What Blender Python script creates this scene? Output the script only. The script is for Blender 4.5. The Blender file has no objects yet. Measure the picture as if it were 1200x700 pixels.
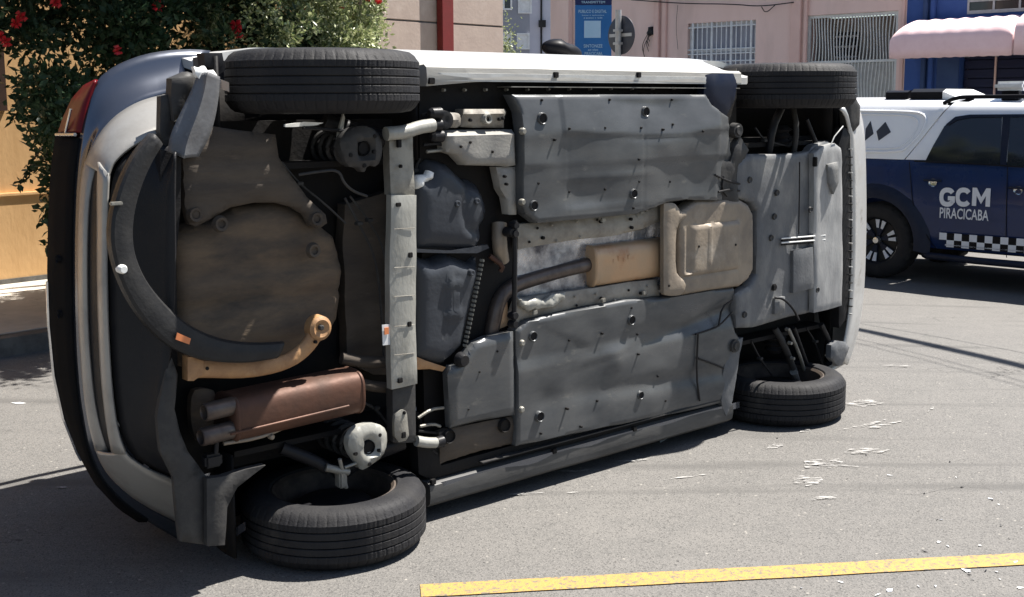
import bpy, bmesh, math, random
import numpy as np
from mathutils import Vector, Matrix, noise
random.seed(7); rng = np.random.default_rng(7)
sc = bpy.context.scene
C = sc.collection

# ------------------------------------------------------------------ camera
F, CY, PITCH, ROLL, H = 1350.0, 305.3, .1373, -.0041, 1.563
_fw = np.array([0, math.cos(PITCH), -math.sin(PITCH)]); _r = np.array([1., 0, 0]); _u = np.cross(_r, _fw)
_rt = math.cos(ROLL)*_r + math.sin(ROLL)*_u; _up = -math.sin(ROLL)*_r + math.cos(ROLL)*_u
cd = bpy.data.cameras.new('camera'); cam = bpy.data.objects.new('camera', cd); C.objects.link(cam)
cd.sensor_width = 36; cd.lens = F/1200*36; cd.shift_y = (CY-350)/1200
cd.clip_start = .05; cd.clip_end = 3000
cam.matrix_world = Matrix(((_rt[0], _up[0], -_fw[0], 0), (_rt[1], _up[1], -_fw[1], 0), (_rt[2], _up[2], -_fw[2], H), (0, 0, 0, 1)))
sc.camera = cam

# ------------------------------------------------------------------ car frame and light
YAW = .7077; DROP = .03   # the suspension hangs: wheels stand this much proud of where they sit under load
AX = np.array([math.cos(YAW), math.sin(YAW), 0]); DP = np.array([-math.sin(YAW), math.cos(YAW), 0]); ZZ = np.array([0, 0, 1.])
CO = np.array([-.4284, 3.7266, 0.]) + DROP*DP
SUN = .53*AX - .128*DP + ZZ; SUN /= np.linalg.norm(SUN)
w = bpy.data.worlds.new('World'); sc.world = w; w.use_nodes = True
nt = w.node_tree; bg = nt.nodes['Background']; sky = nt.nodes.new('ShaderNodeTexSky')
sky.sky_type = 'NISHITA'; sky.sun_disc = False
sky.sun_elevation = math.asin(SUN[2]); sky.sun_rotation = math.atan2(SUN[0], SUN[1])
nt.links.new(sky.outputs[0], bg.inputs[0]); bg.inputs[1].default_value = .05
sl = bpy.data.lights.new('sun', 'SUN'); sl.energy = 5.0; sl.angle = math.radians(.53); sl.color = (1, .955, .89)
so = bpy.data.objects.new('sun', sl); C.objects.link(so)
so.rotation_euler = Vector(SUN).to_track_quat('Z', 'Y').to_euler()
sc.view_settings.view_transform = 'Standard'; sc.view_settings.look = 'None'
sc.view_settings.gamma = 1; sc.view_settings.exposure = 1.42
sc.cycles.max_bounces = 6; sc.cycles.diffuse_bounces = 3

# ------------------------------------------------------------------ projection helpers (pixel of the 1200x700 photo -> point on a real plane)
def ray(px, py):
    return _fw*F + _rt*(px-600) + _up*(CY-py)
O3 = np.array([0, 0, H])
def hit(px, py, P, n):
    d = ray(px, py); t = ((np.array(P)-O3)@n)/(d@n); return O3+d*t
class Frame:
    """vertical plane frame: origin o, x along dirn (horizontal), y = depth away, z up"""
    def __init__(s, o, yaw): s.o = np.array(o, float); s.yaw = yaw; s.a = np.array([math.cos(yaw), math.sin(yaw), 0]); s.d = np.array([-math.sin(yaw), math.cos(yaw), 0])
    def at(s, px, py, y=0.):
        P = hit(px, py, s.o+s.d*y, s.d)-s.o; return float(P@s.a), float(P[2])
    def pts(s, poly, y=0.): return [s.at(a, b, y) for a, b in poly]
    def place(s, ob): ob.location = s.o; ob.rotation_euler = (0, 0, s.yaw)
CAR = Frame(CO, YAW)
def gz(x, y):
    q = x*.6+y*.8; t = min(1, max(0, (q-6.2)/5.3)); return -.27*t*t*(3-2*t)
def ground(px, py):
    P = hit(px, py, (0, 0, 0), ZZ)
    for _ in range(8): P = hit(px, py, (0, 0, gz(P[0], P[1])), ZZ)
    return P

# ------------------------------------------------------------------ materials
def lin(c):
    if isinstance(c, str):
        c = [int(c[i:i+2], 16)/255 for i in (0, 2, 4)]
        return tuple((v/12.92 if v <= .04045 else ((v+.055)/1.055)**2.4) for v in c)
    return tuple(c)
def mat(name, col, col2=None, rough=.6, metal=0, scale=8, fac=(.4, .65), bump=.0, bscale=60, col3=None, s3=3, f3=(.55, .7), spec=.5, stretch=(1, 1, 1), coat=0, rvar=.1):
    m = bpy.data.materials.new(name); m.use_nodes = True; t = m.node_tree; N = t.nodes; L = t.links
    b = N['Principled BSDF']; b.inputs['Roughness'].default_value = rough; b.inputs['Metallic'].default_value = metal
    b.inputs['Specular IOR Level'].default_value = spec
    if coat: b.inputs['Coat Weight'].default_value = coat; b.inputs['Coat Roughness'].default_value = .08
    col = lin(col); col2 = lin(col2) if col2 is not None else tuple(v*.75 for v in col)
    tc = N.new('ShaderNodeTexCoord'); mp = N.new('ShaderNodeMapping'); mp.inputs['Scale'].default_value = stretch
    L.new(tc.outputs['Object'], mp.inputs[0])
    def mix(a, bcol, sc_, f, det=6):
        n = N.new('ShaderNodeTexNoise'); n.inputs['Scale'].default_value = sc_; n.inputs['Detail'].default_value = det; n.inputs['Roughness'].default_value = .65
        L.new(mp.outputs[0], n.inputs[0]); r = N.new('ShaderNodeMapRange'); r.inputs[1].default_value = f[0]; r.inputs[2].default_value = f[1]
        L.new(n.outputs[0], r.inputs[0]); x = N.new('ShaderNodeMix'); x.data_type = 'RGBA'
        L.new(r.outputs[0], x.inputs[0])
        if isinstance(a, tuple): x.inputs[6].default_value = (*a, 1)
        else: L.new(a, x.inputs[6])
        x.inputs[7].default_value = (*bcol, 1); return x.outputs[2], r.outputs[0]
    o, r0 = mix(col, col2, scale, fac)
    if col3 is not None: o, _ = mix(o, lin(col3), s3, f3)
    L.new(o, b.inputs['Base Color'])
    rr = N.new('ShaderNodeMapRange'); rr.inputs[3].default_value = max(.02, rough-rvar); rr.inputs[4].default_value = min(1, rough+rvar)
    L.new(r0, rr.inputs[0]); L.new(rr.outputs[0], b.inputs['Roughness'])
    if bump:
        n = N.new('ShaderNodeTexNoise'); n.inputs['Scale'].default_value = bscale; n.inputs['Detail'].default_value = 5
        L.new(mp.outputs[0], n.inputs[0]); bp = N.new('ShaderNodeBump'); bp.inputs['Strength'].default_value = min(1, bump); bp.inputs['Distance'].default_value = .004
        L.new(n.outputs[0], bp.inputs['Height']); L.new(bp.outputs[0], b.inputs['Normal'])
    return m
M = {}
_mat = mat
def mat(name, col, *a, **k):
    c = lin(col)
    if 'spec' not in k and max(c) < .07 and not k.get('coat') : k['spec'] = .18
    elif 'spec' not in k and max(c) < .2 and not k.get('coat'): k['spec'] = .3
    return _mat(name, col, *a, **k)
M['tray'] = mat('dusty_grey_plastic', (.103, .106, .108), (.060, .064, .069), .36, .25, 5, (.36, .68), .06, 120, (.17, .165, .15), 12, (.62, .8), stretch=(.7, 1, 1.5))
M['tray_light'] = mat('light_dusty_plastic', (.26, .25, .225), (.19, .18, .165), .55, 0, 7, (.35, .7), .25, 90, (.32, .30, .27), 16, (.58, .8))
M['front_tray'] = mat('worn_front_cover', (.125, .128, .133), (.082, .086, .092), .55, 0, 6, (.4, .7), .3, 80, (.26, .255, .24), 3, (.5, .7), stretch=(1.6, 1, 1))
M['strip'] = mat('sunlit_chalky_strip', (.33, .33, .325), (.21, .21, .21), .5, 0, 6, (.35, .65), .25, 70, (.2, .2, .2), 9, (.62, .75), stretch=(2, 1, .6))  # worn strip; its pale base colour also carries the sun falling there
M['steel'] = mat('dusty_steel', (.26, .25, .22), (.15, .14, .12), .5, .25, 12, (.4, .7), .3, 120)
M['beam'] = mat('painted_beam', (.31, .305, .275), (.20, .195, .17), .5, .1, 14, (.45, .75), .3, 90, (.2, .17, .12), 40, (.68, .8), stretch=(1, 1, .4))
M['underseal'] = mat('grey_underseal', (.29, .27, .23), (.17, .15, .125), .7, 0, 9, (.38, .68), .4, 70, (.30, .275, .23), 22, (.6, .75))
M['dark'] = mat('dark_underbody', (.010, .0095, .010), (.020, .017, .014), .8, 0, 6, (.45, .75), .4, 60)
M['black'] = mat('black_metal', (.014, .014, .016), (.03, .028, .026), .5, 0, 20, (.5, .8), .2, 90)
M['brown'] = mat('dirty_brown_shield', (.085, .068, .052), (.052, .043, .036), .8, 0, 4, (.35, .65), .5, 50, (.12, .097, .075), 12, (.6, .8), stretch=(.6, 1, 2))
M['mud'] = mat('muddy_well', (.155, .110, .070), (.075, .060, .048), .85, 0, 4.5, (.32, .66), .8, 28, (.050, .044, .038), 5, (.48, .7), stretch=(.7, 1, 1.9))
M['tank'] = mat('fuel_tank_plastic', (.038, .042, .05), (.065, .07, .078), .42, 0, 4, (.45, .8), .35, 40, (.15, .15, .15), 11, (.66, .85))
M['foil'] = mat('heat_shield_foil', (.27, .22, .165), (.18, .15, .12), .55, .2, 7, (.35, .7), .35, 60, (.34, .3, .25), 5, (.55, .75))
M['cat'] = mat('tan_silencer', (.44, .28, .16), (.38, .27, .17), .42, .25, 5, (.4, .65), .2, 60, (.32, .14, .06), 4.5, (.56, .72))
M['rust'] = mat('rusty_muffler', (.108, .050, .032), (.055, .033, .025), .6, .3, 5, (.3, .7), .25, 50, (.16, .13, .11), 4, (.6, .8))
M['tanpipe'] = mat('tan_bracket', (.37, .205, .09), (.25, .135, .065), .6, 0, 14, (.4, .7), .5, 60, (.42, .30, .18), 6, (.6, .75))
M['pipe'] = mat('blued_exhaust_pipe', (.13, .105, .09), (.07, .055, .05), .4, .5, 8)
M['tunnel'] = mat('tunnel_foil', (.56, .58, .62), (.07, .07, .085), .3, .75, 6, (.35, .65), .6, 30)
M['rubber'] = mat('tyre_rubber', (.016, .016, .018), (.030, .029, .029), .72, 0, 6, (.4, .7), .35, 160, (.06, .057, .052), 3.5, (.58, .78))
M['rim'] = mat('alloy_rim', (.20, .19, .175), (.11, .1, .085), .45, .5, 12, (.4, .7), .1)
M['rim_brown'] = mat('dusty_rim_bead', (.09, .07, .055), (.05, .04, .035), .7, .2, 15)
M['paint'] = mat('darkened_silver_paint', (.135, .148, .175), (.12, .13, .155), .2, .85, 3, (.3, .7), 0, coat=.5, rvar=.03)  # silver darkened: the dark surroundings it would mirror are put into the colour
M['paint_sunlit_dirty'] = mat('sunlit_scuffed_silver_paint', (.52, .52, .51), (.40, .39, .37), .38, .3, 8, (.45, .7), .1, 60, (.22, .2, .17), 9, (.64, .76))  # paler copy of the same silver, full sun brightened into its base colour
M['trim'] = mat('satin_silver_trim', (.31, .30, .28), (.22, .21, .195), .42, .3, 6, (.45, .75), .1, 80)
M['sillp'] = mat('sunlit_dusty_sill_plastic', (.36, .35, .32), (.27, .26, .24), .5, 0, 9, (.4, .7), .2, 60, (.2, .18, .15), 30, (.66, .8), stretch=(.3, 1, 1))  # this and the next: lit and shaded copies, the light is in the colours
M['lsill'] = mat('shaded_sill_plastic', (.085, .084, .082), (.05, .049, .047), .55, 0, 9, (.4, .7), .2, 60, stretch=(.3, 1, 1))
M['archtrim'] = mat('arch_trim_plastic', (.022, .022, .023), (.034, .033, .032), .5, 0, 16, (.45, .75), .25, 90, (.075, .072, .068), 7, (.62, .75))
M['liner'] = mat('scuffed_liner', (.15, .155, .165), (.09, .09, .095), .5, .2, 7, (.4, .7), .3, 60, (.3, .3, .3), 14, (.62, .75))
M['bplastic'] = mat('textured_black_plastic', (.014, .014, .016), (.022, .021, .021), .5, 0, 12, (.4, .7), .25, 200)
M['gplastic'] = mat('worn_grey_plastic', (.04, .039, .039), (.066, .063, .058), .6, 0, 18, (.45, .75), .3, 80, (.02, .02, .02), 9, (.55, .7))
M['gloss'] = mat('gloss_black', (.006, .006, .008), (.009, .009, .011), .45, 0, 4, rvar=.05, spec=.1)
M['hatch'] = mat('black_tailgate_plastic', (.006, .006, .007), (.010, .010, .010), .85, 0, 6, spec=.04)
M['red'] = mat('red_lamp_lens', (.13, .003, .006), (.09, .002, .005), .35, 0, 12, rvar=.05, spec=.2)
M['white'] = mat('bright_white', (.78, .78, .76), (.7, .7, .67), .45, 0, 20)
M['chrome'] = mat('chrome', (.7, .7, .7), (.5, .5, .5), .2, .9, 10)
M['label_o'] = mat('orange_label', (.62, .2, .07), (.5, .16, .06), .6)
M['glass'] = mat('dark_glass', (.012, .014, .02), (.016, .018, .026), .08, 0, 3, rvar=.02, coat=.3)
M['twhite'] = mat('white_truck_paint', (.82, .83, .85), (.78, .79, .82), .25, 0, 4, coat=.5, rvar=.03)
M['tblue'] = mat('navy_truck_paint', (.006, .021, .085), (.005, .018, .072), .3, 0, 4, spec=.3, coat=.25, rvar=.03)
M['tflare'] = mat('navy_black_flare', (.010, .014, .03), (.016, .02, .035), .45, 0, 12)
M['decal'] = mat('grey_white_decal', (.62, .64, .68), (.58, .6, .64), .5)
M['diamond'] = mat('charcoal_decal', (.05, .055, .07), (.04, .045, .06), .4)
M['pink'] = mat('pink_render', (.80, .58, .51), (.75, .53, .46), .9, 0, 2.2, (.35, .7), .3, 40, (.60, .43, .37), 1.6, (.5, .8), stretch=(1, 1, .3))
M['pink2'] = mat('faded_pink_render', (.74, .50, .43), (.68, .45, .385), .9, 0, 3, (.35, .7), .3, 40)
M['blue'] = mat('blue_render', (.035, .085, .27), (.03, .07, .23), .85, 0, 2, (.35, .7), .2, 40)
M['bluedk'] = mat('blue_shop_front', (.03, .06, .15), (.026, .05, .13), .6, 0, 3)
M['shutter'] = mat('navy_shutter', (.012, .014, .04), (.016, .02, .05), .5, 0, 5)
M['awn_top'] = mat('awning_canvas', (.84, .60, .60), (.77, .53, .53), .8, 0, 5, (.35, .7), .5, 12)
M['tan'] = mat('ochre_render', (.58, .36, .165), (.49, .295, .13), .9, 0, 4, (.35, .68), .5, 30, (.33, .2, .09), 2.2, (.57, .74), stretch=(1, 1, .45))
M['beige'] = mat('beige_concrete', (.41, .325, .275), (.35, .275, .235), .9, 0, 5, (.35, .7), .4, 30, (.48, .4, .35), 2, (.55, .75))
M['redpost'] = mat('red_painted_post', (.17, .022, .02), (.14, .02, .018), .6, 0, 6)
M['lav'] = mat('pale_lavender_render', (.50, .51, .58), (.46, .47, .54), .9, 0, 1)
M['grey'] = mat('mid_grey_render', (.27, .28, .32), (.25, .26, .3), .9, 0, 1)
M['cream'] = mat('cream_render', (.62, .61, .60), (.57, .56, .55), .9, 0, 1)
M['wpaint'] = mat('white_frame', (.72, .73, .73), (.6, .6, .6), .6, 0, 9)
M['curtain'] = mat('pale_curtain', (.36, .37, .43), (.24, .25, .3), .8, 0, 3, (.35, .65), stretch=(6, 1, .3))
M['gategrey'] = mat('grey_gate_steel', (.36, .355, .33), (.30, .29, .27), .7, 0, 10)
M['gatebar'] = mat('pale_gate_bar', (.62, .62, .59), (.52, .52, .49), .6, 0, 10)
M['sblue'] = mat('banner_blue', (.01, .125, .36), (.008, .11, .32), .6, 0, 3)
M['snavy'] = mat('banner_navy', (.012, .02, .09), (.012, .02, .08), .6)
M['slett'] = mat('banner_lettering', (.35, .52, .68), (.32, .5, .66), .6)
M['galv'] = mat('galvanised_post', (.42, .42, .42), (.34, .34, .34), .5, .3, 12)
M['wood'] = mat('dark_brown_wood', (.05, .028, .02), (.035, .02, .015), .7, 0, 9)
M['bark'] = mat('grey_bark', (.10, .075, .055), (.06, .045, .035), .9, 0, 14, bump=.6, bscale=30)
M['cable'] = mat('black_cable', (.02, .02, .02), (.03, .03, .03), .6)
M['yellow'] = None
def leafmat(name, c1, c2, c3=None):
    m = mat(name, c1, c2, .38, 0, 1.6, (.35, .65), 0, col3=c3, s3=40, f3=(.5, .62)); b = m.node_tree.nodes['Principled BSDF']
    b.inputs['Subsurface Weight'].default_value = 0
    t = m.node_tree; tr = t.nodes.new('ShaderNodeBsdfTranslucent'); mx = t.nodes.new('ShaderNodeMixShader'); mx.inputs[0].default_value = .3
    src = b.inputs['Base Color'].links[0].from_socket; t.links.new(src, tr.inputs[0])
    t.links.new(b.outputs[0], mx.inputs[1]); t.links.new(tr.outputs[0], mx.inputs[2]); t.links.new(mx.outputs[0], t.nodes['Material Output'].inputs[0]); return m
M['leaf'] = leafmat('dark_green_leaf', (.030, .060, .026), (.018, .036, .018), (.06, .09, .045))
M['leafv'] = leafmat('pale_variegated_leaf', (.28, .32, .13), (.08, .12, .04), (.55, .55, .34))
M['petal'] = leafmat('red_petal', (.62, .03, .04), (.5, .02, .03))

def asphalt():
    m = bpy.data.materials.new('worn_asphalt'); m.use_nodes = True; t = m.node_tree; N = t.nodes; L = t.links; b = N['Principled BSDF']
    tc = N.new('ShaderNodeTexCoord')
    def noise_(s, d=6, r=.6):
        n = N.new('ShaderNodeTexNoise'); n.inputs['Scale'].default_value = s; n.inputs['Detail'].default_value = d; n.inputs['Roughness'].default_value = r
        L.new(tc.outputs['Object'], n.inputs[0]); return n.outputs[0]
    def rng_(x, a, b_, c=0., d=1.):
        r = N.new('ShaderNodeMapRange'); r.inputs[1].default_value = a; r.inputs[2].default_value = b_; r.inputs[3].default_value = c; r.inputs[4].default_value = d; L.new(x, r.inputs[0]); return r.outputs[0]
    def mixc(f, a, c):
        x = N.new('ShaderNodeMix'); x.data_type = 'RGBA'; L.new(f, x.inputs[0])
        for k, v in ((6, a), (7, c)):
            if isinstance(v, tuple): x.inputs[k].default_value = (*v, 1)
            else: L.new(v, x.inputs[k])
        return x.outputs[2]
    base = mixc(rng_(noise_(.35, 6), .38, .62), (.118, .113, .107), (.142, .135, .126))
    base = mixc(rng_(noise_(5, 8, .7), .42, .7), base, (.110, .106, .100))
    v = N.new('ShaderNodeTexVoronoi'); v.inputs['Scale'].default_value = 210; L.new(tc.outputs['Object'], v.inputs[0])
    sx = N.new('ShaderNodeSeparateColor'); L.new(v.outputs['Color'], sx.inputs[0])
    base = mixc(rng_(sx.outputs[0], .74, .82), base, (.158, .15, .139))
    base = mixc(rng_(sx.outputs[1], .80, .88), base, (.076, .073, .069))
    v2 = N.new('ShaderNodeTexVoronoi'); v2.inputs['Scale'].default_value = 34; L.new(tc.outputs['Object'], v2.inputs[0])
    s2 = N.new('ShaderNodeSeparateColor'); L.new(v2.outputs['Color'], s2.inputs[0])
    spot = N.new('ShaderNodeMath'); spot.operation = 'MULTIPLY'; L.new(rng_(v2.outputs['Distance'], .22, .12), spot.inputs[0]); L.new(rng_(s2.outputs[0], .90, .92), spot.inputs[1])
    base = mixc(spot.outputs[0], base, (.25, .235, .21))
    sp2 = N.new('ShaderNodeMath'); sp2.operation = 'MULTIPLY'; L.new(rng_(v2.outputs['Distance'], .2, .1), sp2.inputs[0]); L.new(rng_(s2.outputs[1], .92, .94), sp2.inputs[1])
    base = mixc(sp2.outputs[0], base, (.045, .042, .04))
    mp = N.new('ShaderNodeMapping'); mp.inputs['Rotation'].default_value = (0, 0, -.75); mp.inputs['Scale'].default_value = (.25, 3.0, 1); L.new(tc.outputs['Object'], mp.inputs[0])
    ns = N.new('ShaderNodeTexNoise'); ns.inputs['Scale'].default_value = 1.6; ns.inputs['Detail'].default_value = 8; L.new(mp.outputs[0], ns.inputs[0])
    base = mixc(rng_(ns.outputs[0], .56, .74), base, (.078, .075, .071))
    vc = N.new('ShaderNodeTexVoronoi'); vc.feature = 'DISTANCE_TO_EDGE'; vc.inputs['Scale'].default_value = .55; dn = N.new('ShaderNodeVectorMath'); dn.operation = 'ADD'
    nz = N.new('ShaderNodeTexNoise'); nz.inputs['Scale'].default_value = 2.2; nz.inputs['Detail'].default_value = 8; L.new(tc.outputs['Object'], nz.inputs[0]); L.new(tc.outputs['Object'], dn.inputs[0]); L.new(nz.outputs['Color'], dn.inputs[1]); L.new(dn.outputs[0], vc.inputs[0])
    ck = N.new('ShaderNodeMath'); ck.operation = 'MULTIPLY'; L.new(rng_(vc.outputs['Distance'], .0035, .001), ck.inputs[0]); L.new(rng_(noise_(.8, 3), .52, .6), ck.inputs[1])
    base = mixc(ck.outputs[0], base, (.045, .043, .04))
    L.new(base, b.inputs['Base Color']); b.inputs['Roughness'].default_value = .78; b.inputs['Specular IOR Level'].default_value = .3
    bp = N.new('ShaderNodeBump'); bp.inputs['Strength'].default_value = .4; bp.inputs['Distance'].default_value = .003
    ad = N.new('ShaderNodeMath'); ad.operation = 'ADD'; L.new(v.outputs['Distance'], ad.inputs[0]); L.new(noise_(60, 4), ad.inputs[1]); L.new(ad.outputs[0], bp.inputs['Height'])
    L.new(bp.outputs[0], b.inputs['Normal']); return m
M['asphalt'] = asphalt()
M['pave'] = mat('pale_paving', (.46, .42, .36), (.38, .35, .3), .9, 0, 5, (.35, .7), .4, 40, (.22, .2, .17), 9, (.6, .75))
M['kerb'] = mat('stained_kerb', (.13, .125, .115), (.08, .075, .07), .9, 0, 7, bump=.5, bscale=40)
M['yellow'] = mat('yellow_road_paint', (.37, .225, .055), (.31, .20, .06), .75, 0, 18, (.4, .7), .5, 160, (.15, .125, .09), 60, (.52, .59))
M['scuff'] = mat('white_scuff', (.33, .325, .315), (.22, .215, .21), .8, 0, 60)

# ------------------------------------------------------------------ mesh helpers
def link(name, verts, faces, m, parent=None, smooth=True, sharp=40, mods=None):
    me = bpy.data.meshes.new(name); me.from_pydata([tuple(map(float, v)) for v in verts], [], [tuple(f) for f in faces]); me.validate()
    return fin(name, me, m, parent, smooth, sharp)
def fin(name, me, m, parent=None, smooth=True, sharp=40):
    if m is not None: me.materials.append(m)
    if smooth:
        me.polygons.foreach_set('use_smooth', [True]*len(me.polygons)); me.set_sharp_from_angle(angle=math.radians(sharp))
    me.update(); o = bpy.data.objects.new(name, me); C.objects.link(o)
    if parent is not None: o.parent = parent
    return o
def frombm(name, bm, m, parent=None, smooth=True, sharp=40):
    bmesh.ops.recalc_face_normals(bm, faces=bm.faces)
    me = bpy.data.meshes.new(name); bm.to_mesh(me); bm.free(); return fin(name, me, m, parent, smooth, sharp)
def tag(o, label=None, cat=None, group=None, kind=None):
    if label: o['label'] = label
    if cat: o['category'] = cat
    if group: o['group'] = group
    if kind: o['kind'] = kind
    return o
def empty(name, loc=(0, 0, 0), rz=0, label=None, cat=None, group=None):
    o = bpy.data.objects.new(name, None); C.objects.link(o); o.location = loc; o.rotation_euler = (0, 0, rz); o.empty_display_size = .2
    return tag(o, label, cat, group)
def chaikin(p, n=1, closed=True):
    p = [tuple(q) for q in p]
    for _ in range(n):
        r = []; k = len(p)
        for i in range(k if closed else k-1):
            a, b = p[i], p[(i+1) % k]; r += [tuple(.75*x+.25*y for x, y in zip(a, b)), tuple(.25*x+.75*y for x, y in zip(a, b))]
        if not closed: r = [p[0]]+r+[p[-1]]
        p = r
    return p
def dist_poly(P, poly):
    P = np.asarray(P, float); poly = np.asarray(poly, float); d = np.full(len(P), 1e9)
    for i in range(len(poly)):
        a, b = poly[i], poly[(i+1) % len(poly)]; ab = b-a; L2 = max(ab@ab, 1e-12)
        t = np.clip(((P-a)@ab)/L2, 0, 1); d = np.minimum(d, np.linalg.norm(P-a-t[:, None]*ab, axis=1))
    return d
def sheet(name, poly, fn, m, parent=None, cell=.04, insets=(.006, .012), skirt=None, rnd=0, sharp=50, both=False):
    """poly: 2D outline; fn(u,v,d) -> Nx3 positions, d = distance to the outline; skirt: vector of the edge thickness"""
    if rnd: poly = chaikin(poly, rnd)
    a = sum(poly[i][0]*poly[(i+1) % len(poly)][1]-poly[(i+1) % len(poly)][0]*poly[i][1] for i in range(len(poly)))
    if a < 0: poly = poly[::-1]
    bm = bmesh.new(); vs = [bm.verts.new((x, y, 0)) for x, y in poly]; f = bm.faces.new(vs)
    for t in insets: 
        bmesh.ops.inset_region(bm, faces=[f], thickness=t, use_even_offset=True)
    xs = [p[0] for p in poly]; ys = [p[1] for p in poly]
    for ax, lo, hi in ((0, min(xs), max(xs)), (1, min(ys), max(ys))):
        n = int((hi-lo)/cell); 
        for i in range(1, n):
            c = lo+(hi-lo)*i/n
            bmesh.ops.bisect_plane(bm, geom=bm.verts[:]+bm.edges[:]+bm.faces[:], plane_co=(c, 0, 0) if ax == 0 else (0, c, 0), plane_no=(1, 0, 0) if ax == 0 else (0, 1, 0))
    bmesh.ops.triangulate(bm, faces=[f for f in bm.faces if len(f.verts) > 4])
    bm.verts.ensure_lookup_table(); P = np.array([v.co[:2] for v in bm.verts]); d = dist_poly(P, poly); Q = fn(P[:, 0], P[:, 1], d)
    for v, q in zip(bm.verts, Q): v.co = q
    if skirt is not None:
        if both: ex = bmesh.ops.extrude_face_region(bm, geom=bm.faces[:]+bm.edges[:]+bm.verts[:])
        else: ex = bmesh.ops.extrude_edge_only(bm, edges=[e for e in bm.edges if e.is_boundary])
        for g in ex['geom']:
            if isinstance(g, bmesh.types.BMVert): g.co += Vector(skirt)
    return frombm(name, bm, m, parent, True, sharp)
def vnoise(u, v, s, seed=0):
    return np.array([noise.noise((a*s, b*s, seed*7.3)) for a, b in zip(u, v)])
def plate(name, pix, Y, t, m, parent, frame=CAR, lip=.006, lw=.012, bump=0, bs=6, cell=.05, rnd=0, dents=(), fn2=None, local=False, seed=None, insets=(.005, .011), sharp=50):
    """sheet in the XZ plane of a frame at depth Y, rolled edge lip, gentle dents, thickness t away from the viewer"""
    poly = pix if local else frame.pts(pix, Y); seed = seed if seed is not None else len(bpy.data.objects)
    D = []
    for (px, py, r, h) in dents: D.append((*frame.at(px, py, Y), r, h))
    def fn(u, v, d):
        y = Y + lip*np.exp(-(d/lw)**1.3*2)
        if bump: y = y + bump*vnoise(u, v, bs, seed) + bump*.4*vnoise(u, v, bs*2.7, seed+1)
        for a, b, r, h in D: y = y + h*np.exp(-((u-a)**2+(v-b)**2)/r**2)
        if fn2 is not None: y = y + fn2(u, v, d)
        return np.stack([u, y, v], 1)
    return sheet(name, poly, fn, m, parent, cell, insets, (0, t, 0), rnd, sharp)
def boxes(name, bl, m, parent=None, bev=0, smooth=True):
    """bl: list of (x0,x1,y0,y1,z0,z1)"""
    bm = bmesh.new()
    for x0, x1, y0, y1, z0, z1 in bl:
        g = bmesh.ops.create_cube(bm, size=1)
        for v in g['verts']: v.co = Vector((x0+(v.co.x+.5)*(x1-x0), y0+(v.co.y+.5)*(y1-y0), z0+(v.co.z+.5)*(z1-z0)))
    if bev: bmesh.ops.bevel(bm, geom=bm.edges[:], offset=bev, segments=2, affect='EDGES', clamp_overlap=True)
    return frombm(name, bm, m, parent, smooth, 35)
def lathe(name, prof, c, ax, m, parent=None, seg=40, fn=None, close=False, sharp=35):
    """prof: (r,h) pairs, axis direction ax, centre c"""
    ax = Vector(ax).normalized(); q = Vector((0, 0, 1)).rotation_difference(ax); V = []; Fc = []
    n = len(prof)
    for i in range(seg):
        a = 2*math.pi*i/seg
        for j, (r, h) in enumerate(prof):
            if fn: r, h = fn(i, j, r, h)
            V.append(tuple(Vector(c)+q @ Vector((r*math.cos(a), r*math.sin(a), h))))
    for i in range(seg):
        k = (i+1) % seg
        for j in range(n-1 if not close else n):
            l = (j+1) % n; Fc.append((i*n+j, k*n+j, k*n+l, i*n+l))
    o = link(name, V, Fc, m, parent, True, sharp); return o
def tube(name, pts, r, m, parent=None, seg=10, smooth_n=2, flat=1., cap=True, rs=None):
    pts = chaikin([tuple(p) for p in pts], smooth_n, False) if smooth_n else [tuple(p) for p in pts]
    P = [Vector(p) for p in pts]; n = len(P); V = []; Fc = []
    up = Vector((0, 1, 0)) if abs((P[-1]-P[0]).normalized().y) < .8 else Vector((0, 0, 1))
    for i, p in enumerate(P):
        t = (P[min(i+1, n-1)]-P[max(i-1, 0)]).normalized(); x = t.cross(up)
        if x.length < 1e-4: x = t.cross(Vector((1, 0, 0)))
        x.normalize(); y = x.cross(t).normalized()
        rr = r if rs is None else float(np.interp(i/(n-1), np.linspace(0, 1, len(rs)), rs))
        for k in range(seg):
            a = 2*math.pi*k/seg; V.append(p+x*math.cos(a)*rr+y*math.sin(a)*rr*flat)
    for i in range(n-1):
        for k in range(seg): Fc.append((i*seg+k, i*seg+(k+1) % seg, (i+1)*seg+(k+1) % seg, (i+1)*seg+k))
    if cap: Fc.append(tuple(range(seg))[::-1]); Fc.append(tuple((n-1)*seg+k for k in range(seg)))
    return link(name, V, Fc, m, parent, True, 50)
def resamp(p, n):
    p = np.asarray(p, float); s = np.r_[0, np.cumsum(np.linalg.norm(np.diff(p, axis=0), axis=1))]; t = np.linspace(0, s[-1], n)
    return np.stack([np.interp(t, s, p[:, k]) for k in range(p.shape[1])], 1)
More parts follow.
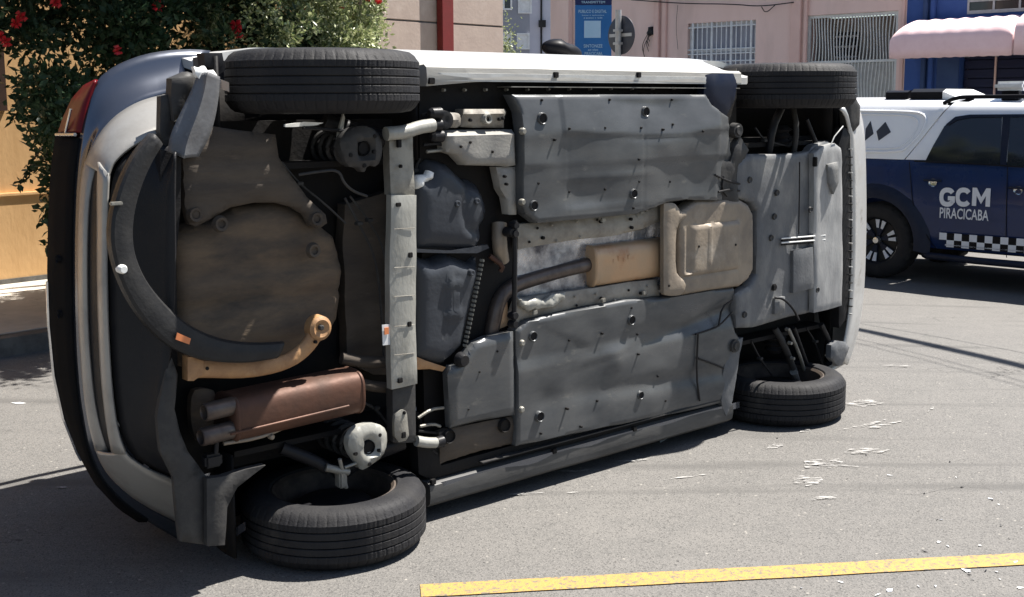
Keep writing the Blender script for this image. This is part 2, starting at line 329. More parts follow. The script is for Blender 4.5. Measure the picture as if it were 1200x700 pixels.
def loft(name, rows, m, parent=None, n=44, sub=3, thick=.006, sharp=60, bulge=0, smooth_rows=True):
    """rows: 3D polylines; surface through them, resampled, with a real thickness"""
    R_ = [resamp(chaikin(r, 2, False), n) for r in rows]; G = []
    for i in range(len(R_)-1):
        for k in range(sub):
            f = k/sub; q = R_[i]*(1-f)+R_[i+1]*f
            G.append(q)
    G.append(R_[-1]); G = np.array(G); nr = len(G)
    if bulge:
        gu = np.gradient(G, axis=0); gv = np.gradient(G, axis=1); nn = np.cross(gu, gv); nn /= np.linalg.norm(nn, axis=2, keepdims=True)+1e-9
        prof = np.sin(np.linspace(0, math.pi, nr))[:, None, None]; G = G+nn*prof*bulge
    V = G.reshape(-1, 3); Fc = [(i*n+j, i*n+j+1, (i+1)*n+j+1, (i+1)*n+j) for i in range(nr-1) for j in range(n-1)]
    o = link(name, V, Fc, m, parent, True, sharp)
    md = o.modifiers.new('thickness', 'SOLIDIFY'); md.thickness = thick; md.offset = 0
    return o
def L3(pix, Y, frame=CAR):
    """pixel polyline at constant depth -> 3D local points; Y may be a (start,end) pair"""
    n = len(pix); out = []
    for i, (a, b) in enumerate(pix):
        y = Y if not isinstance(Y, (tuple, list)) else Y[0]+(Y[1]-Y[0])*i/(n-1)
        x, z = frame.at(a, b, y); out.append((x, y, max(z, .004)))
    return out
def c3(px, py, Y, frame=CAR): x, z = frame.at(px, py, Y); return (x, Y, z)

# ------------------------------------------------------------------ ground
def build_ground():
    xs = np.unique(np.r_[np.linspace(-400, -30, 8), np.linspace(-30, 30, 61), np.linspace(30, 400, 8)])
    ys = np.unique(np.r_[np.linspace(-200, 0, 6), np.linspace(0, 30, 61), np.linspace(30, 500, 8)])
    V = [(x, y, gz(x, y)) for y in ys for x in xs]; n = len(xs)
    Fc = [(j*n+i, j*n+i+1, (j+1)*n+i+1, (j+1)*n+i) for j in range(len(ys)-1) for i in range(n-1)]
    tag(link('road', V, Fc, M['asphalt'], None, True), kind='structure')
build_ground()
# frames of the walls: W along the near street on the left, P the facades across the side street
WF = Frame((-4.1, 9.2, 0), math.atan2(.742, .67))
PF = Frame((5.6, 18.8, -.15), math.atan2(-.683, .73))
# yellow line
def strip(name, cps, wdt, m, dz=.004, kind='structure', n=60):
    cps = resamp(cps, n); V = []; Fc = []
    for i, p in enumerate(cps):
        t = cps[min(i+1, n-1)]-cps[max(i-1, 0)]; t /= np.linalg.norm(t); s = np.array([-t[1], t[0]])
        for k in (-1, 1):
            q = p+s*k*(wdt/2+random.uniform(-.002, .002)); V.append((q[0], q[1], gz(q[0], q[1])+dz))
    for i in range(n-1): Fc.append((2*i, 2*i+2, 2*i+3, 2*i+1))
    o = link(name, V, Fc, m, None, False); o['kind'] = kind; return o
g1 = hit(493, 693.5, (0, 0, 0), ZZ); g2 = hit(1200, 656, (0, 0, 0), ZZ); dd = (g2-g1)
strip('yellow_line', [(g1[0], g1[1]), (g2[0]+dd[0]*2.5, g2[1]+dd[1]*2.5)], .098, M['yellow'])
# left pavement, with a kerb, in the wall frame
def slab(name, fr, x0, x1, y0, y1, top, m, n=24, kind='structure', skirt=.3, parent=None):
    V = []; Fc = []
    for i in range(n+1):
        x = x0+(x1-x0)*i/n
        for y in (y0, y1):
            P = fr.o+fr.a*x+fr.d*y; V.append((x, y, gz(P[0], P[1])+top-fr.o[2]))
        for y in (y0, y1):
            P = fr.o+fr.a*x+fr.d*y; V.append((x, y, gz(P[0], P[1])-skirt-fr.o[2]))
    for i in range(n):
        a, b = 4*i, 4*i+4; Fc += [(a, b, b+1, a+1), (a+2, b+2, b, a), (a+1, b+1, b+3, a+3)]
    Fc += [(0, 1, 3, 2), (4*n, 4*n+2, 4*n+3, 4*n+1)]
    o = link(name, V, Fc, m, parent, False)
    if parent is None: fr.place(o); o['kind'] = kind
    return o
slab('pavement', WF, -14, 6.9, -2.02, -.002, .12, M['pave'])
slab('kerb', WF, -14, 7.02, -2.16, -2.022, .115, M['kerb'])
slab('pavement', PF, -30, 14, -1.9, -.002, .12, M['pave'])
slab('kerb', PF, -30, 14, -2.04, -1.902, .115, M['kerb'])

# ================================================================== THE OVERTURNED CAR
car = empty('overturned_car', CO, YAW, 'silver grey car tipped on its side in the road with its underbody facing out', 'car')
R0, TW = .328, .21
def wheel(x, z0, outer_up, yc=R0-DROP, tiltx=0, tilty=0):
    """z0 = outer face height; outer_up True when the outer face looks up"""
    wh = empty('wheel', (x, yc, z0)); wh.parent = car; wh.rotation_euler = (tiltx + (0 if outer_up else math.pi), tilty, 0)
    # local: outer face at h=0, tyre extends to h=-TW
    prof = [(.222, -.012), (.228, -.004), (.262, .000), (.296, -.006), (.312, -.018), (.320, -.030)]
    zc = -.038
    for k in range(5):
        prof += [(.3266, zc), (.328, zc-.002), (.328, zc-.0215), (.3266, zc-.0235), (.3195, zc-.0243), (.3195, zc-.0267)]; zc -= .0272
    prof = prof[:-2]+[(.320, -.180), (.312, -.192), (.296, -.204), (.262, -.21), (.228, -.206), (.222, -.198)]
    nseg = 420
    def fn(i, j, r, h):
        if abs(r-.320) < 1e-6 or abs(r-.312) < 1e-6:
            if i % 7 == 0: r -= .0035
        elif r > .325 and (j < 11 or j > 27) and i % 7 == 0: r -= .002
        elif r > .325 and i % 7 == 3: r -= .0012
        return r, h
    lathe('tyre', prof, (0, 0, 0), (0, 0, 1), M['rubber'], wh, nseg, fn, sharp=28)
    # rim barrel, with lips, deep inside
    bar = [(.222, -.012), (.214, -.008), (.208, -.02), (.2, -.05), (.19, -.09), (.192, -.13), (.2, -.165), (.205, -.19), (.216, -.2), (.222, -.198)]
    lathe('rim_barrel', bar, (0, 0, 0), (0, 0, 1), M['rim_brown'], wh, 64)
    # spoked face
    bm = bmesh.new()
    for k in range(5):
        a = 2*math.pi*k/5
        for s in (-.16, .16):
            p0 = Vector((math.cos(a)*.05, math.sin(a)*.05, -.045)); p1 = Vector((math.cos(a+s)*.207, math.sin(a+s)*.207, -.022)); t = (p1-p0).normalized(); q = t.cross(Vector((0, 0, 1)))*.013
            vs = [bm.verts.new(p) for p in (p0-q, p0+q, p1+q, p1-q, p0-q-Vector((0, 0, .03)), p0+q-Vector((0, 0, .03)), p1+q-Vector((0, 0, .02)), p1-q-Vector((0, 0, .02)))]
            for f in ((0, 1, 2, 3), (7, 6, 5, 4), (0, 4, 5, 1), (1, 5, 6, 2), (2, 6, 7, 3), (3, 7, 4, 0)): bm.faces.new([vs[i] for i in f])
    frombm('rim_spoke', bm, M['rim'], wh)
    lathe('hub', [(0, -.03), (.06, -.032), (.065, -.05), (.065, -.08), (0, -.08)], (0, 0, 0), (0, 0, 1), M['rim'], wh, 24)
    lathe('brake_drum', [(0, -.085), (.12, -.085), (.135, -.095), (.135, -.14), (.12, -.15), (.05, -.155), (0, -.155)], (0, 0, 0), (0, 0, 1), M['black'], wh, 36)
    return wh
wheel(0, 1.735, True); wheel(2.61, 1.735, True, tiltx=0); wheel(0, 0.003, False, tiltx=0); wheel(2.61, 0.003, False)
X = CAR.at
# ---- dark inner floor, wells and engine bay behind everything (deep structure)
def slabY(name, x0, x1, z0, z1, Y, t, m, bump=.01): return plate(name, [(x0, z0), (x1, z0), (x1, z1), (x0, z1)], Y, t, m, car, local=True, bump=bump, cell=.12)
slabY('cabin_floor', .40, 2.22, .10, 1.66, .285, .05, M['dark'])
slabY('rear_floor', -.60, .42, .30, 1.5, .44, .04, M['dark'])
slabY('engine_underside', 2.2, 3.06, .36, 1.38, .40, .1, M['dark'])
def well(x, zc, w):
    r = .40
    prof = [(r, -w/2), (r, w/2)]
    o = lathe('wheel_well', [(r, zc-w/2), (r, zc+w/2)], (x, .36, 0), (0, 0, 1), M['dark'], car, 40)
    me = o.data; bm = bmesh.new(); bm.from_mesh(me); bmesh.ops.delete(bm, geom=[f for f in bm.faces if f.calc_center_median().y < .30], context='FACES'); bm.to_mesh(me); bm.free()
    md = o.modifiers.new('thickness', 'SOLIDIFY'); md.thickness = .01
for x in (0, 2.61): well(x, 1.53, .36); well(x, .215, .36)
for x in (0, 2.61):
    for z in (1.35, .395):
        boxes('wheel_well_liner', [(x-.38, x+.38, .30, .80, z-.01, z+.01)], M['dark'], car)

# ---- body side sheets with wheel arches
def arch(cx, r, y0, y1, n=14):
    a0 = math.asin((y0-.33)/r) if abs((y0-.33)/r) < 1 else 0
    return [(cx+r*math.cos(a), .33+r*math.sin(a)) for a in np.linspace(math.pi-a0, a0, n)] if False else [(cx-r*math.cos(a), .33+r*math.sin(a)) for a in np.linspace(a0, math.pi-a0, n)]
side = [(-.42, .36)]+arch(0, .39, .24, 0)+arch(2.61, .39, .24, 0)+[(3.05, .30), (3.17, .5), (3.12, .78), (2.3, .92), (-.55, 1.02), (-.7, .8), (-.62, .5)]
side = [p for p in side if True]
# order: start rear bottom, go along lower edge
side = [(-.39, .34)]+[(x, max(y, .215)) for x, y in arch(0, .39, .24, 0)]+[(.42, .205), (2.18, .205)]+[(x, max(y, .215)) for x, y in arch(2.61, .39, .24, 0)]+[(3.02, .26), (3.14, .45), (3.12, .74), (2.3, .95), (-.46, 1.0), (-.38, .8), (-.36, .55)]
def zside(Y): return np.interp(Y, [.2, .3, .45, .6, .75, .9, 1.05], [.040, .032, .018, .003, .002, .008, .03])
for up in (True, False):
    def fn(u, v, d, up=up):
        zz = (np.interp(v, [.2, .3, .45, .6, .75, .9, 1.05], [.072, .05, .012, -.022, -.028, -.012, .03]) if up else zside(v)+np.interp(v, [.2, .27, .33], [.07, .045, 0]))+.006*np.exp(-(d/.02)); zz = zz + np.interp(u, [-.7, -.4, 0, 2.6, 2.9, 3.14], [.15, .05, 0, 0, .05, .17])
        return np.stack([u, v, (1.742-zz) if up else zz+.003], 1)
    o = sheet('body_side', side, fn, M['paint_sunlit_dirty'] if up else M['paint'], car, .09, (.01,), (0, 0, -.03 if up else .03), 0, 50)
# upper greenhouse, roof, hood: lofted ribs across the car (hidden from the photograph's side)
def rib(Xc, Y, z0, z1, n=15, drop=.05, xr=0):
    out = []
    for k in range(n):
        f = k/(n-1); e = abs(2*f-1)**4; out.append((Xc + e*xr, Y-drop*e, z0+(z1-z0)*f))
    return out
roofrows = [rib(-.66, 1.04, .14, 1.60, xr=.18), rib(-.54, 1.25, .2, 1.54, xr=.15), rib(-.34, 1.46, .27, 1.47, xr=.08), rib(-.1, 1.55, .3, 1.44), rib(.8, 1.585, .3, 1.44), rib(1.5, 1.53, .3, 1.44)]
roofrows = [[(x+.05, y-.03, z) for x, y, z in r] for r in roofrows]
loft('roof', roofrows, M['paint'], car, thick=.01)
loft('windscreen', [rib(1.5, 1.528, .3, 1.44), rib(1.95, 1.25, .2, 1.54), rib(2.3, .98, .12, 1.62)], M['glass'], car, thick=.008)
loft('bonnet', [rib(2.3, .975, .09, 1.65), rib(2.7, .92, .1, 1.64), rib(3.05, .80, .14, 1.6), rib(3.16, .66, .16, 1.58)], M['paint'], car, thick=.01)
loft('front_grille', [rib(3.165, .655, .17, 1.57, drop=0), rib(3.2, .5, .2, 1.54, drop=0), rib(3.15, .36, .2, 1.54, drop=0)], M['bplastic'], car, thick=.02)
for z0, z1 in ((.17, .5), (1.24, 1.57)):
    loft('headlight', [rib(3.172, .76, z0, z1, drop=0), rib(3.20, .66, z0, z1, drop=0), rib(3.205, .58, z0, z1, drop=0)], M['glass'], car, thick=.02)
for up in (True, False):
    for (xa, xb, xc, xd) in ((-.38, .2, .15, -.18), (.24, 1.12, 1.05, .2), (1.16, 2.15, 1.55, 1.1)):
        zz = (lambda y: 1.742-np.interp(y, [1.0, 1.5], [.02, .28])) if up else (lambda y: np.interp(y, [1.0, 1.5], [.02, .28]))
        P = [(xa, 1.0), (xb, 1.0), (xc, 1.47), (xd, 1.47)]
        sheet('side_window', P, lambda u, v, d, zz=zz: np.stack([u, v, zz(v)], 1), M['glass'], car, .2, (.01,), (0, 0, -.012 if up else .012))
    y0 = 1.742 if up else 0
    s = -1 if up else 1
    for xa in (.205, 1.12, 2.16):
        tube('window_pillar', [(xa, 1.0, y0+s*.022), (xa+(.22 if xa < 0 else (-.02 if xa < 1.5 else -.6)), 1.5, y0+s*.29)], .03, M['paint'], car, 8, 0)
    tube('roof_rail', [(-.2, 1.52, y0+s*.28), (.3, 1.57, y0+s*.28), (1.5, 1.55, y0+s*.28)], .02, M['trim'], car, 8, 1)
# door mirror sticking up over the far edge
mx, mz = CAR.at(660, 60, .95)
bm = bmesh.new(); bmesh.ops.create_uvsphere(bm, u_segments=20, v_segments=12, radius=1)
for v in bm.verts:
    p = v.co; v.co = Vector((mx+p.x*.115-.02*p.z, .96+p.y*.07, 1.795+p.z*.048+.015*(p.x < 0)))
frombm('door_mirror', bm, M['gloss'], car)
tube('mirror_arm', [(mx+.08, .95, 1.72), (mx+.05, .95, 1.79)], .03, M['black'], car, 8, 0)
# pale sunlit lower door and sill bulge lines on the upper side
def seam(x, y0, y1):
    pass

# ---- upper sill (rocker) : real profile extruded along X
def extr(name, prof, x0, x1, m, n=30, taper=None, parent=car, wob=0):
    """prof (Y,Z) open profile, extruded along X"""
    V = []; Fc = []; k = len(prof)
    for i in range(n+1):
        x = x0+(x1-x0)*i/n
        for (y, z) in prof:
            if taper: y, z = taper(x, y, z)
            V.append((x, y+wob*noise.noise((x*4, z*9, 1)), z+wob*noise.noise((x*3, z*9, 5))))
    for i in range(n):
        for j in range(k-1): Fc.append((i*k+j, i*k+j+1, (i+1)*k+j+1, (i+1)*k+j))
    Fc.append(tuple(range(k))); Fc.append(tuple(n*k+j for j in range(k))[::-1])
    return link(name, V, Fc, m, parent, True, 35)
uA = X(497, 79, .22)[0]; uB = X(866, 82, .22)[0]
_, zt = X(680, 80, .22); _, zb = X(680, 97, .205)
def tpu(x, y, z):
    f = max(0, 1-(x-uA)/.25); return y, z-(.018*f if z < 1.64 else 0)
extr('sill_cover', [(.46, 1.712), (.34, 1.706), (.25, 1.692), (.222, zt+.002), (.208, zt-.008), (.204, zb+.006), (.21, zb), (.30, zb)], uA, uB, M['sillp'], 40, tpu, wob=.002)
sheet('sill_end_cap', CAR.pts([(836, 86), (862, 86), (866, 98), (862, 118), (852, 137), (842, 133), (832, 122), (826, 112), (828, 88)], .2), lambda u, v, d: np.stack([u, .197+.01*np.exp(-(d/.01)), v], 1), M['tflare'], car, .03, (.004,), (0, .04, 0))
# pinch weld seams, upper: thin flange standing out
for (pa, pb, yy, tt) in (((600, 103.4), (868, 102.4), .20, .0035),):
    a = c3(*pa, yy); b = c3(*pb, yy); zz = (a[2]+b[2])/2
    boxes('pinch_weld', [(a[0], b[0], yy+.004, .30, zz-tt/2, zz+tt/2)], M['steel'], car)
# square drain holes on the sill
def dark_rect(name, px, py, w_, h_, Y, m=M['dark'], rot=0):
    x, z = X(px, py, Y); boxes(name, [(x-w_/2, x+w_/2, Y-.004, Y+.01, z-h_/2, z+h_/2)], m, car, .002)
dark_rect('sill_hole', 506, 95, .026, .022, .2); dark_rect('sill_hole', 652, 88, .022, .022, .2); dark_rect('sill_hole', 749, 88, .022, .022, .2)
# ---- lower sill
lA = X(503, 560, .21)[0]; lB = X(858, 478, .21)[0]
_, za = X(505, 563, .21); _, za2 = X(505, 580, .24)
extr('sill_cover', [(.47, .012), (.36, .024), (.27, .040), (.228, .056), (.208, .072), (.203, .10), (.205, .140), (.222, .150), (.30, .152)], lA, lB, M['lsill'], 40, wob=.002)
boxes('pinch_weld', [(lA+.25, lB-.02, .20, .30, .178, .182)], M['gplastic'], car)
for q in ((508, 565), (650, 529), (744, 503)): dark_rect('sill_hole', *q, .022, .02, .205)

# ---- the two large floor panels
holes_u = [(635, 139, 9), (756, 131, 8.5), (625, 241, 8), (742, 227, 8)]
FU = [(600, 111), (826, 111), (831, 123), (841, 132), (853, 137), (857, 180), (864, 206), (866, 236), (800, 234), (776, 237), (760, 244), (742, 250), (700, 254), (625, 261), (612, 251), (607, 240), (607, 132)]
zf, zg = X(700, 150, .2)[1], X(700, 185, .2)[1]
def fu(u, v, d):
    # upper flank rolled back so that it catches the sun, with a wavy border; shallow stamped steps
    e = .035*np.sin(u*3.1+.4)+.02*np.sin(u*7)
    top = np.clip((v-(zf+e-.02))/.16, 0, 1); y = .036*(top**1.2-1)*np.clip((X(852, 180, .2)[0]-u)/.10, 0, 1)
    y = y + .007*np.clip((zg-.02-v)/.009, 0, 1)*(.6+.4*np.sin(u*4)) - .006*np.clip((v-X(700, 160, .2)[1]+.01*np.sin(u*5))/.010, 0, 1)*(u > 1.0)
    c = np.exp(-((u-1.12)/.14)**2-((v-1.2)/.07)**2)*.010 + 0.008*vnoise(u*.55, v*1.5, 3.4, 11) + .004*vnoise(u*.8, v, 10, 12)
    for xs_ in (X(661, 150, .2)[0], X(748, 150, .2)[0]): c = c + .0022*np.exp(-((u-xs_)/.004)**2)*(v < zf+.02)
    for zs_ in (1.0, 1.12, 1.24): c = c - .004*np.exp(-((v-zs_-.015*u)/.012)**2)*np.clip((u-.95)*8, 0, 1)*np.clip((1.55-u)*8, 0, 1)*.6
    return y+c
floor_u = plate('floor_panel', FU, .2, .05, M['tray'], car, lip=.008, lw=.004, bump=.001, bs=2.6, cell=.011, fn2=fu, seed=3, insets=(.003, .005))
FL = [(606, 388), (618, 377), (640, 371), (690, 361), (735, 352), (776, 349), (815, 343), (862, 337), (862, 388), (870, 400), (857, 430), (855, 472), (800, 485), (700, 503), (604, 523)]
def fl(u, v, d):
    r1 = .014*np.exp(-((v-(.50+.10*(u-1.0)))/.045)**2)+.012*np.exp(-((v-(.36-.06*(u-1.2)))/.035)**2)
    w1 = (v-.60)+(u-1.05)*.45; w2 = (v-.50)-(u-1.2)*.15
    r1 = r1 - .014*np.clip(w1/.03, 0, 1)*np.clip(1-np.abs(u-1.0)/.35, 0, 1) + .012*np.clip(-w2/.03, 0, 1)*np.clip((u-.95)*5, 0, 1)
    r1 = r1 + 0.009*vnoise(u*.55, v*1.6, 3.6, 21) + .004*vnoise(u*.8, v, 11, 22)
    return r1*np.clip(u-.8, 0, 1)-.010*np.clip((.56-v)/.05, 0, 1)+.02*np.clip((.20-v)/.1, 0, 1)
floor_l = plate('floor_panel', FL, .2, .05, M['tray'], car, lip=.010, lw=.004, bump=.001, bs=2.8, cell=.011, fn2=fl, seed=9, insets=(.003, .005), dents=((680, 450, .12, .012), (720, 420, .07, -.012), (640, 470, .08, .010), (700, 395, .1, .006)))
# fine vertical joint on the panels
for (a, b, c_, d_) in ((661, 140, 660, 250),):
    x, z0 = X(a, b, .2); _, z1 = X(c_, d_, .2)
def surf(px, py):      # depth of the two big floor panels under a pixel
    x, z = X(px, py, .18); f = fu if py < 270 else fl
    return .2+float(f(np.array([x]), np.array([z]), np.array([1.]))[0])
def rivet(name, px, py, r, Y, m, h=.014, parent=car, ring=None, hole=False, on=False):
    if on: Y = surf(px, py)
    x, z = X(px, py, Y)
    if hole:   # round service hole: raised rim around a dark recess
        lathe('panel_hole', [(0, -.0005), (r*.93, -.0005), (r*.93, -.008), (r*1.02, -.010), (r*1.14, -.006), (r*1.2, .006)], (x, Y, z), (0, 1, 0), ring or M['dark'], parent, 20)
        lathe('hole_plug', [(0, -.0065), (r*.95, -.006), (r*.95, .004)], (x, Y, z), (0, 1, 0), M['dark'], parent, 18)
    else:
        lathe(name, [(0, -h), (r*.7, -h), (r, -h*.6), (r, .01)], (x, Y, z), (0, 1, 0), m, parent, 8)
for q in holes_u: rivet('x', q[0], q[1], q[2]*.0036*.62, .2, M['dark'], hole=True, ring=M['tray'], on=True)
for q in [(624, 394, 8), (739.5, 375, 8.5), (632, 488, 8.5), (750, 463, 7)]: rivet('x', *q[:2], q[2]*.0036*.62, .203, M['dark'], hole=True, ring=M['tray'], on=True)
studs = [(634.5, 117.5, .22), (714, 117, .22), (787, 117, .22), (667, 151, .2), (709, 150, .2), (751, 150, .2), (776, 152, .2), (788, 146, .2), (824, 154, .2), (631, 215, .2), (667, 225, .2), (709, 222, .2), (748.5, 187, .2), (749, 213, .2), (785, 213, .2), (742, 244, .2), (649, 164, .2),
         (667, 399, .2), (706, 391, .2), (747, 392, .2), (747, 415, .2), (771, 441, .2), (664, 479, .2), (740, 361, .2), (633.5, 508, .2), (680, 500, .2), (780, 470, .2), (700, 470, .2)]
for i, (a, b, y) in enumerate(studs): rivet('stud', a, b, .0055, y, M['dark'], h=random.choice([.004, .007, .012]), on=True)
# clips down the left edge of the panels
for (a, b) in ((613, 154), (612, 237), (611.5, 402), (611, 480)):
    y_ = surf(a+3, b)-.002; x, z = X(a, b, y_); lathe('panel_clip', [(0, -.01), (.009, -.01), (.013, -.004), (.013, .01)], (x, y_, z), (0, 1, 0), M['steel'], car, 12)
# black ink-like torn bracing near the front of the panels
for pts in ([(815, 392), (828, 388), (842, 383), (858, 366)], [(842, 383), (846, 360), (858, 352)], [(818, 420), (840, 428), (848, 432)], [(818, 392), (816, 440), (820, 470)], [(838, 205), (852, 212), (868, 216)], [(842, 225), (856, 222), (868, 224)], [(848, 207), (846, 222), (852, 230)]):
    tube('brake_line', [c3(a, b, min(.192, surf(a, b)-.006)) for a, b in pts], .0045, M['black'], car, 6, 1)
# bent end piece at the front of the lower and upper panels (round bush faces)
for (a, b, r, mm) in ((861, 153, .032, 'gplastic'), (858, 405, .030, 'gplastic')):
    x, z = X(a, b, .21); lathe('bush_cap', [(0, -.018), (r*.6, -.02), (r*.7, -.012), (r, -.012), (r*1.1, .02)], (x, .2, z), (0, 1, 0), M[mm], car, 22)
plate('floor_bracket', [(838, 196), (848, 186), (857, 190), (862, 172), (868, 160), (880, 176), (872, 190), (866, 206), (866, 237), (848, 236), (836, 214)], .19, .05, M['gplastic'], car, bump=.008, bs=20, cell=.02)
plate('floor_bracket', [(862, 400), (872, 396), (866, 425), (860, 470), (852, 488), (846, 470), (850, 430)], .195, .05, M['front_tray'], car, bump=.006, bs=16, cell=.02)

for (a, b, c_, d_, n_) in ((612, 270, 772, 246, 6), (612, 285, 700, 278, 3), (640, 352, 770, 335, 5), (660, 362, 772, 343, 3)):
    for i in range(n_):
        f = (i+.5+random.uniform(-.25, .25))/n_; x, z = X(a+(c_-a)*f, b+(d_-b)*f+random.uniform(-1.5, 1.5), .222)
        lathe('spot_weld', [(0, -.0015), (.004, -.001), (.006, .004)], (x, .221, z), (0, 1, 0), M['underseal'] if i % 3 else M['dark'], car, 8)
for i in range(14):
    x, z = X(520+i*24.5, 105.8-.2*i, .27); lathe('weld_bolt', [(0, -.01), (.005, -.01), (.008, .004)], (x, .272, z), (0, 1, 0), M['steel'], car, 6)
# ---- rear pair of floor pieces beside the tank
RL = [(527, 440), (531, 430), (540, 428), (548, 415), (557, 403), (572, 396), (604, 389), (606, 487), (600, 488), (560, 495), (530, 503)]
plate('rear_floor_panel', RL, .195, .03, M['tray'], car, lip=.013, lw=.006, bump=.003, bs=4, cell=.02, seed=4, insets=(.003, .005))
for q in ((583, 412), (549, 480), (562, 436)): rivet('stud', *q, .004, .195, M['dark'], h=.004)
lathe('panel_clip', [(0, -.012), (.02, -.012), (.026, 0), (.03, .02)], (X(541, 422, .2)[0], .19, X(541, 422, .2)[1]), (0, 1, 0), M['black'], car, 18)
plate('jacking_recess', [(516, 508), (530, 503), (604, 488), (606, 520), (560, 530), (518, 545)], .215, .03, M['brown'], car, lip=.01, bump=.012, bs=16, cell=.02)
for q in ((527, 512), (592, 499)): 
    x, z = X(*q, .205); lathe('recess_hole', [(0, .004), (.022, .004), (.025, -.004), (.03, .01)], (x, .205, z), (0, 1, 0), M['dark'], car, 14)
# lower rear corner between wheel arch and the sill
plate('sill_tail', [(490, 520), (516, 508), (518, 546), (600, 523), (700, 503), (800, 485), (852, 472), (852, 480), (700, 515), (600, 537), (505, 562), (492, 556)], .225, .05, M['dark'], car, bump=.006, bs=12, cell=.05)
# upper bracket group
plate('rear_floor_panel', [(523, 153), (560, 152.5), (606, 152), (607, 194), (596, 196), (590, 195), (549, 194), (538, 182), (526, 178)], .188, .05, M['tray_light'], car, lip=.016, lw=.010, bump=.005, bs=9, cell=.02, fn2=lambda u, v, d: .02*np.clip((v-X(560, 158, .188)[1])/.02, 0, 1))
plate('floor_bracket', [(583, 196), (607, 196), (607, 252), (598, 252), (595, 232), (589, 222), (586, 208)], .205, .04, M['tray_light'], car, lip=.01, bump=.004, bs=12, cell=.02)
plate('jack_bracket', [(522, 131), (540, 132), (544, 136), (544, 150), (524, 150), (519, 140)], .20, .05, M['underseal'], car, lip=.02, bump=.004, cell=.02, rnd=1)
plate('jack_bracket', [(546, 128), (594, 128), (596, 131), (596, 150), (560, 150), (546, 149)], .20, .05, M['underseal'], car, lip=.014, bump=.006, bs=30, cell=.015, fn2=lambda u, v, d: .016*np.clip((X(570, 137, .2)[1]-v)/.008, 0, 1))
x, z = X(573, 139.5, .19); lathe('bracket_ring', [(.009, .004), (.011, -.004), (.017, -.006), (.020, .0), (.021, .02)], (x, .196, z), (0, 1, 0), M['beam'], car, 22)
for q in ((552, 141), (586, 140), (590, 139)): rivet('stud', *q, .006, .204, M['dark'], h=.002)
for q in ((540, 172), (551, 167), (594, 216), (592, 207), (577, 178)): rivet('stud', *q, .0055, .188, M['dark'], h=.006)
x, z = X(524, 141, .19); lathe('bush_cap', [(0, .0), (.02, -.004), (.032, -.002), (.036, .02)], (x, .196, z), (0, 1, 0), M['black'], car, 18)

# ---- centre tunnel
tz0, tz1 = X(680, 345, .3)[1], X(680, 270, .3)[1]
plate('exhaust_tunnel', [(606, 262), (782, 238), (782, 352), (606, 392)], .272, .012, M['tunnel'], car, bump=.008, bs=9, cell=.03, fn2=lambda u, v, d: .006*np.clip(1-((v-(tz0+tz1)/2)/.17)**2, 0, 1))
plate('tunnel_flange', [(609, 263), (640, 260), (700, 255.5), (745, 251), (763, 245), (776, 239), (777, 259), (755, 269), (720, 277), (680, 281), (640, 287), (610, 293)], .226, .03, M['underseal'], car, lip=.012, bump=.005, bs=10, cell=.03)
plate('tunnel_flange', [(608, 352), (640, 346), (700, 338), (740, 331), (773, 328), (775, 347), (735, 351), (680, 360), (640, 369), (617, 375), (606, 386), (602, 372)], .226, .03, M['underseal'], car, lip=.012, bump=.007, bs=12, cell=.03)
for q in ((705, 260), (740, 257), (637, 279), (706, 350), (752, 344), (741, 267)): rivet('stud', *q, .007, .213, M['dark'], h=.004)
for q in ((706, 258), (751, 248), (706, 352), (754, 343), (626, 366)):
    x, z = X(*q, .212); boxes('flange_nut', [(x-.012, x+.012, .202, .215, z-.009, z+.009)], M['steel'], car, .003)
# crumpled bright foil
plate('crumpled_foil', [(609, 349), (622, 352), (632, 349), (640, 353), (650, 345), (666, 343), (664, 352), (648, 360), (636, 362), (622, 366), (612, 360)], .20, .012, M['beam'], car, lip=.012, bump=.012, bs=34, cell=.01)
# exhaust pipe
tube('exhaust_pipe', [c3(566, 425, .30), c3(576, 388, .27), c3(584, 350, .27), c3(600, 335, .27), c3(625, 327, .28), c3(655, 318, .28), c3(690, 310, .27)], .030, M['pipe'], car, 14, 3)
tube('exhaust_pipe', [c3(765, 297, .27), c3(790, 292, .27), c3(840, 285, .27)], .028, M['pipe'], car, 14, 2)
tube('stabiliser_rod', [c3(603, 258, .19), c3(603.5, 300, .185), c3(603, 340, .185), c3(602, 384, .19)], .010, M['black'], car, 10, 0)
for q in ((603, 264), (602.5, 274), (602, 380), (602, 370)):
    x, z = X(*q, .186); lathe('rod_mount', [(0, -.014), (.013, -.014), (.016, 0), (.016, .02)], (x, .186, z), (0, 1, 0), M['black'], car, 12)
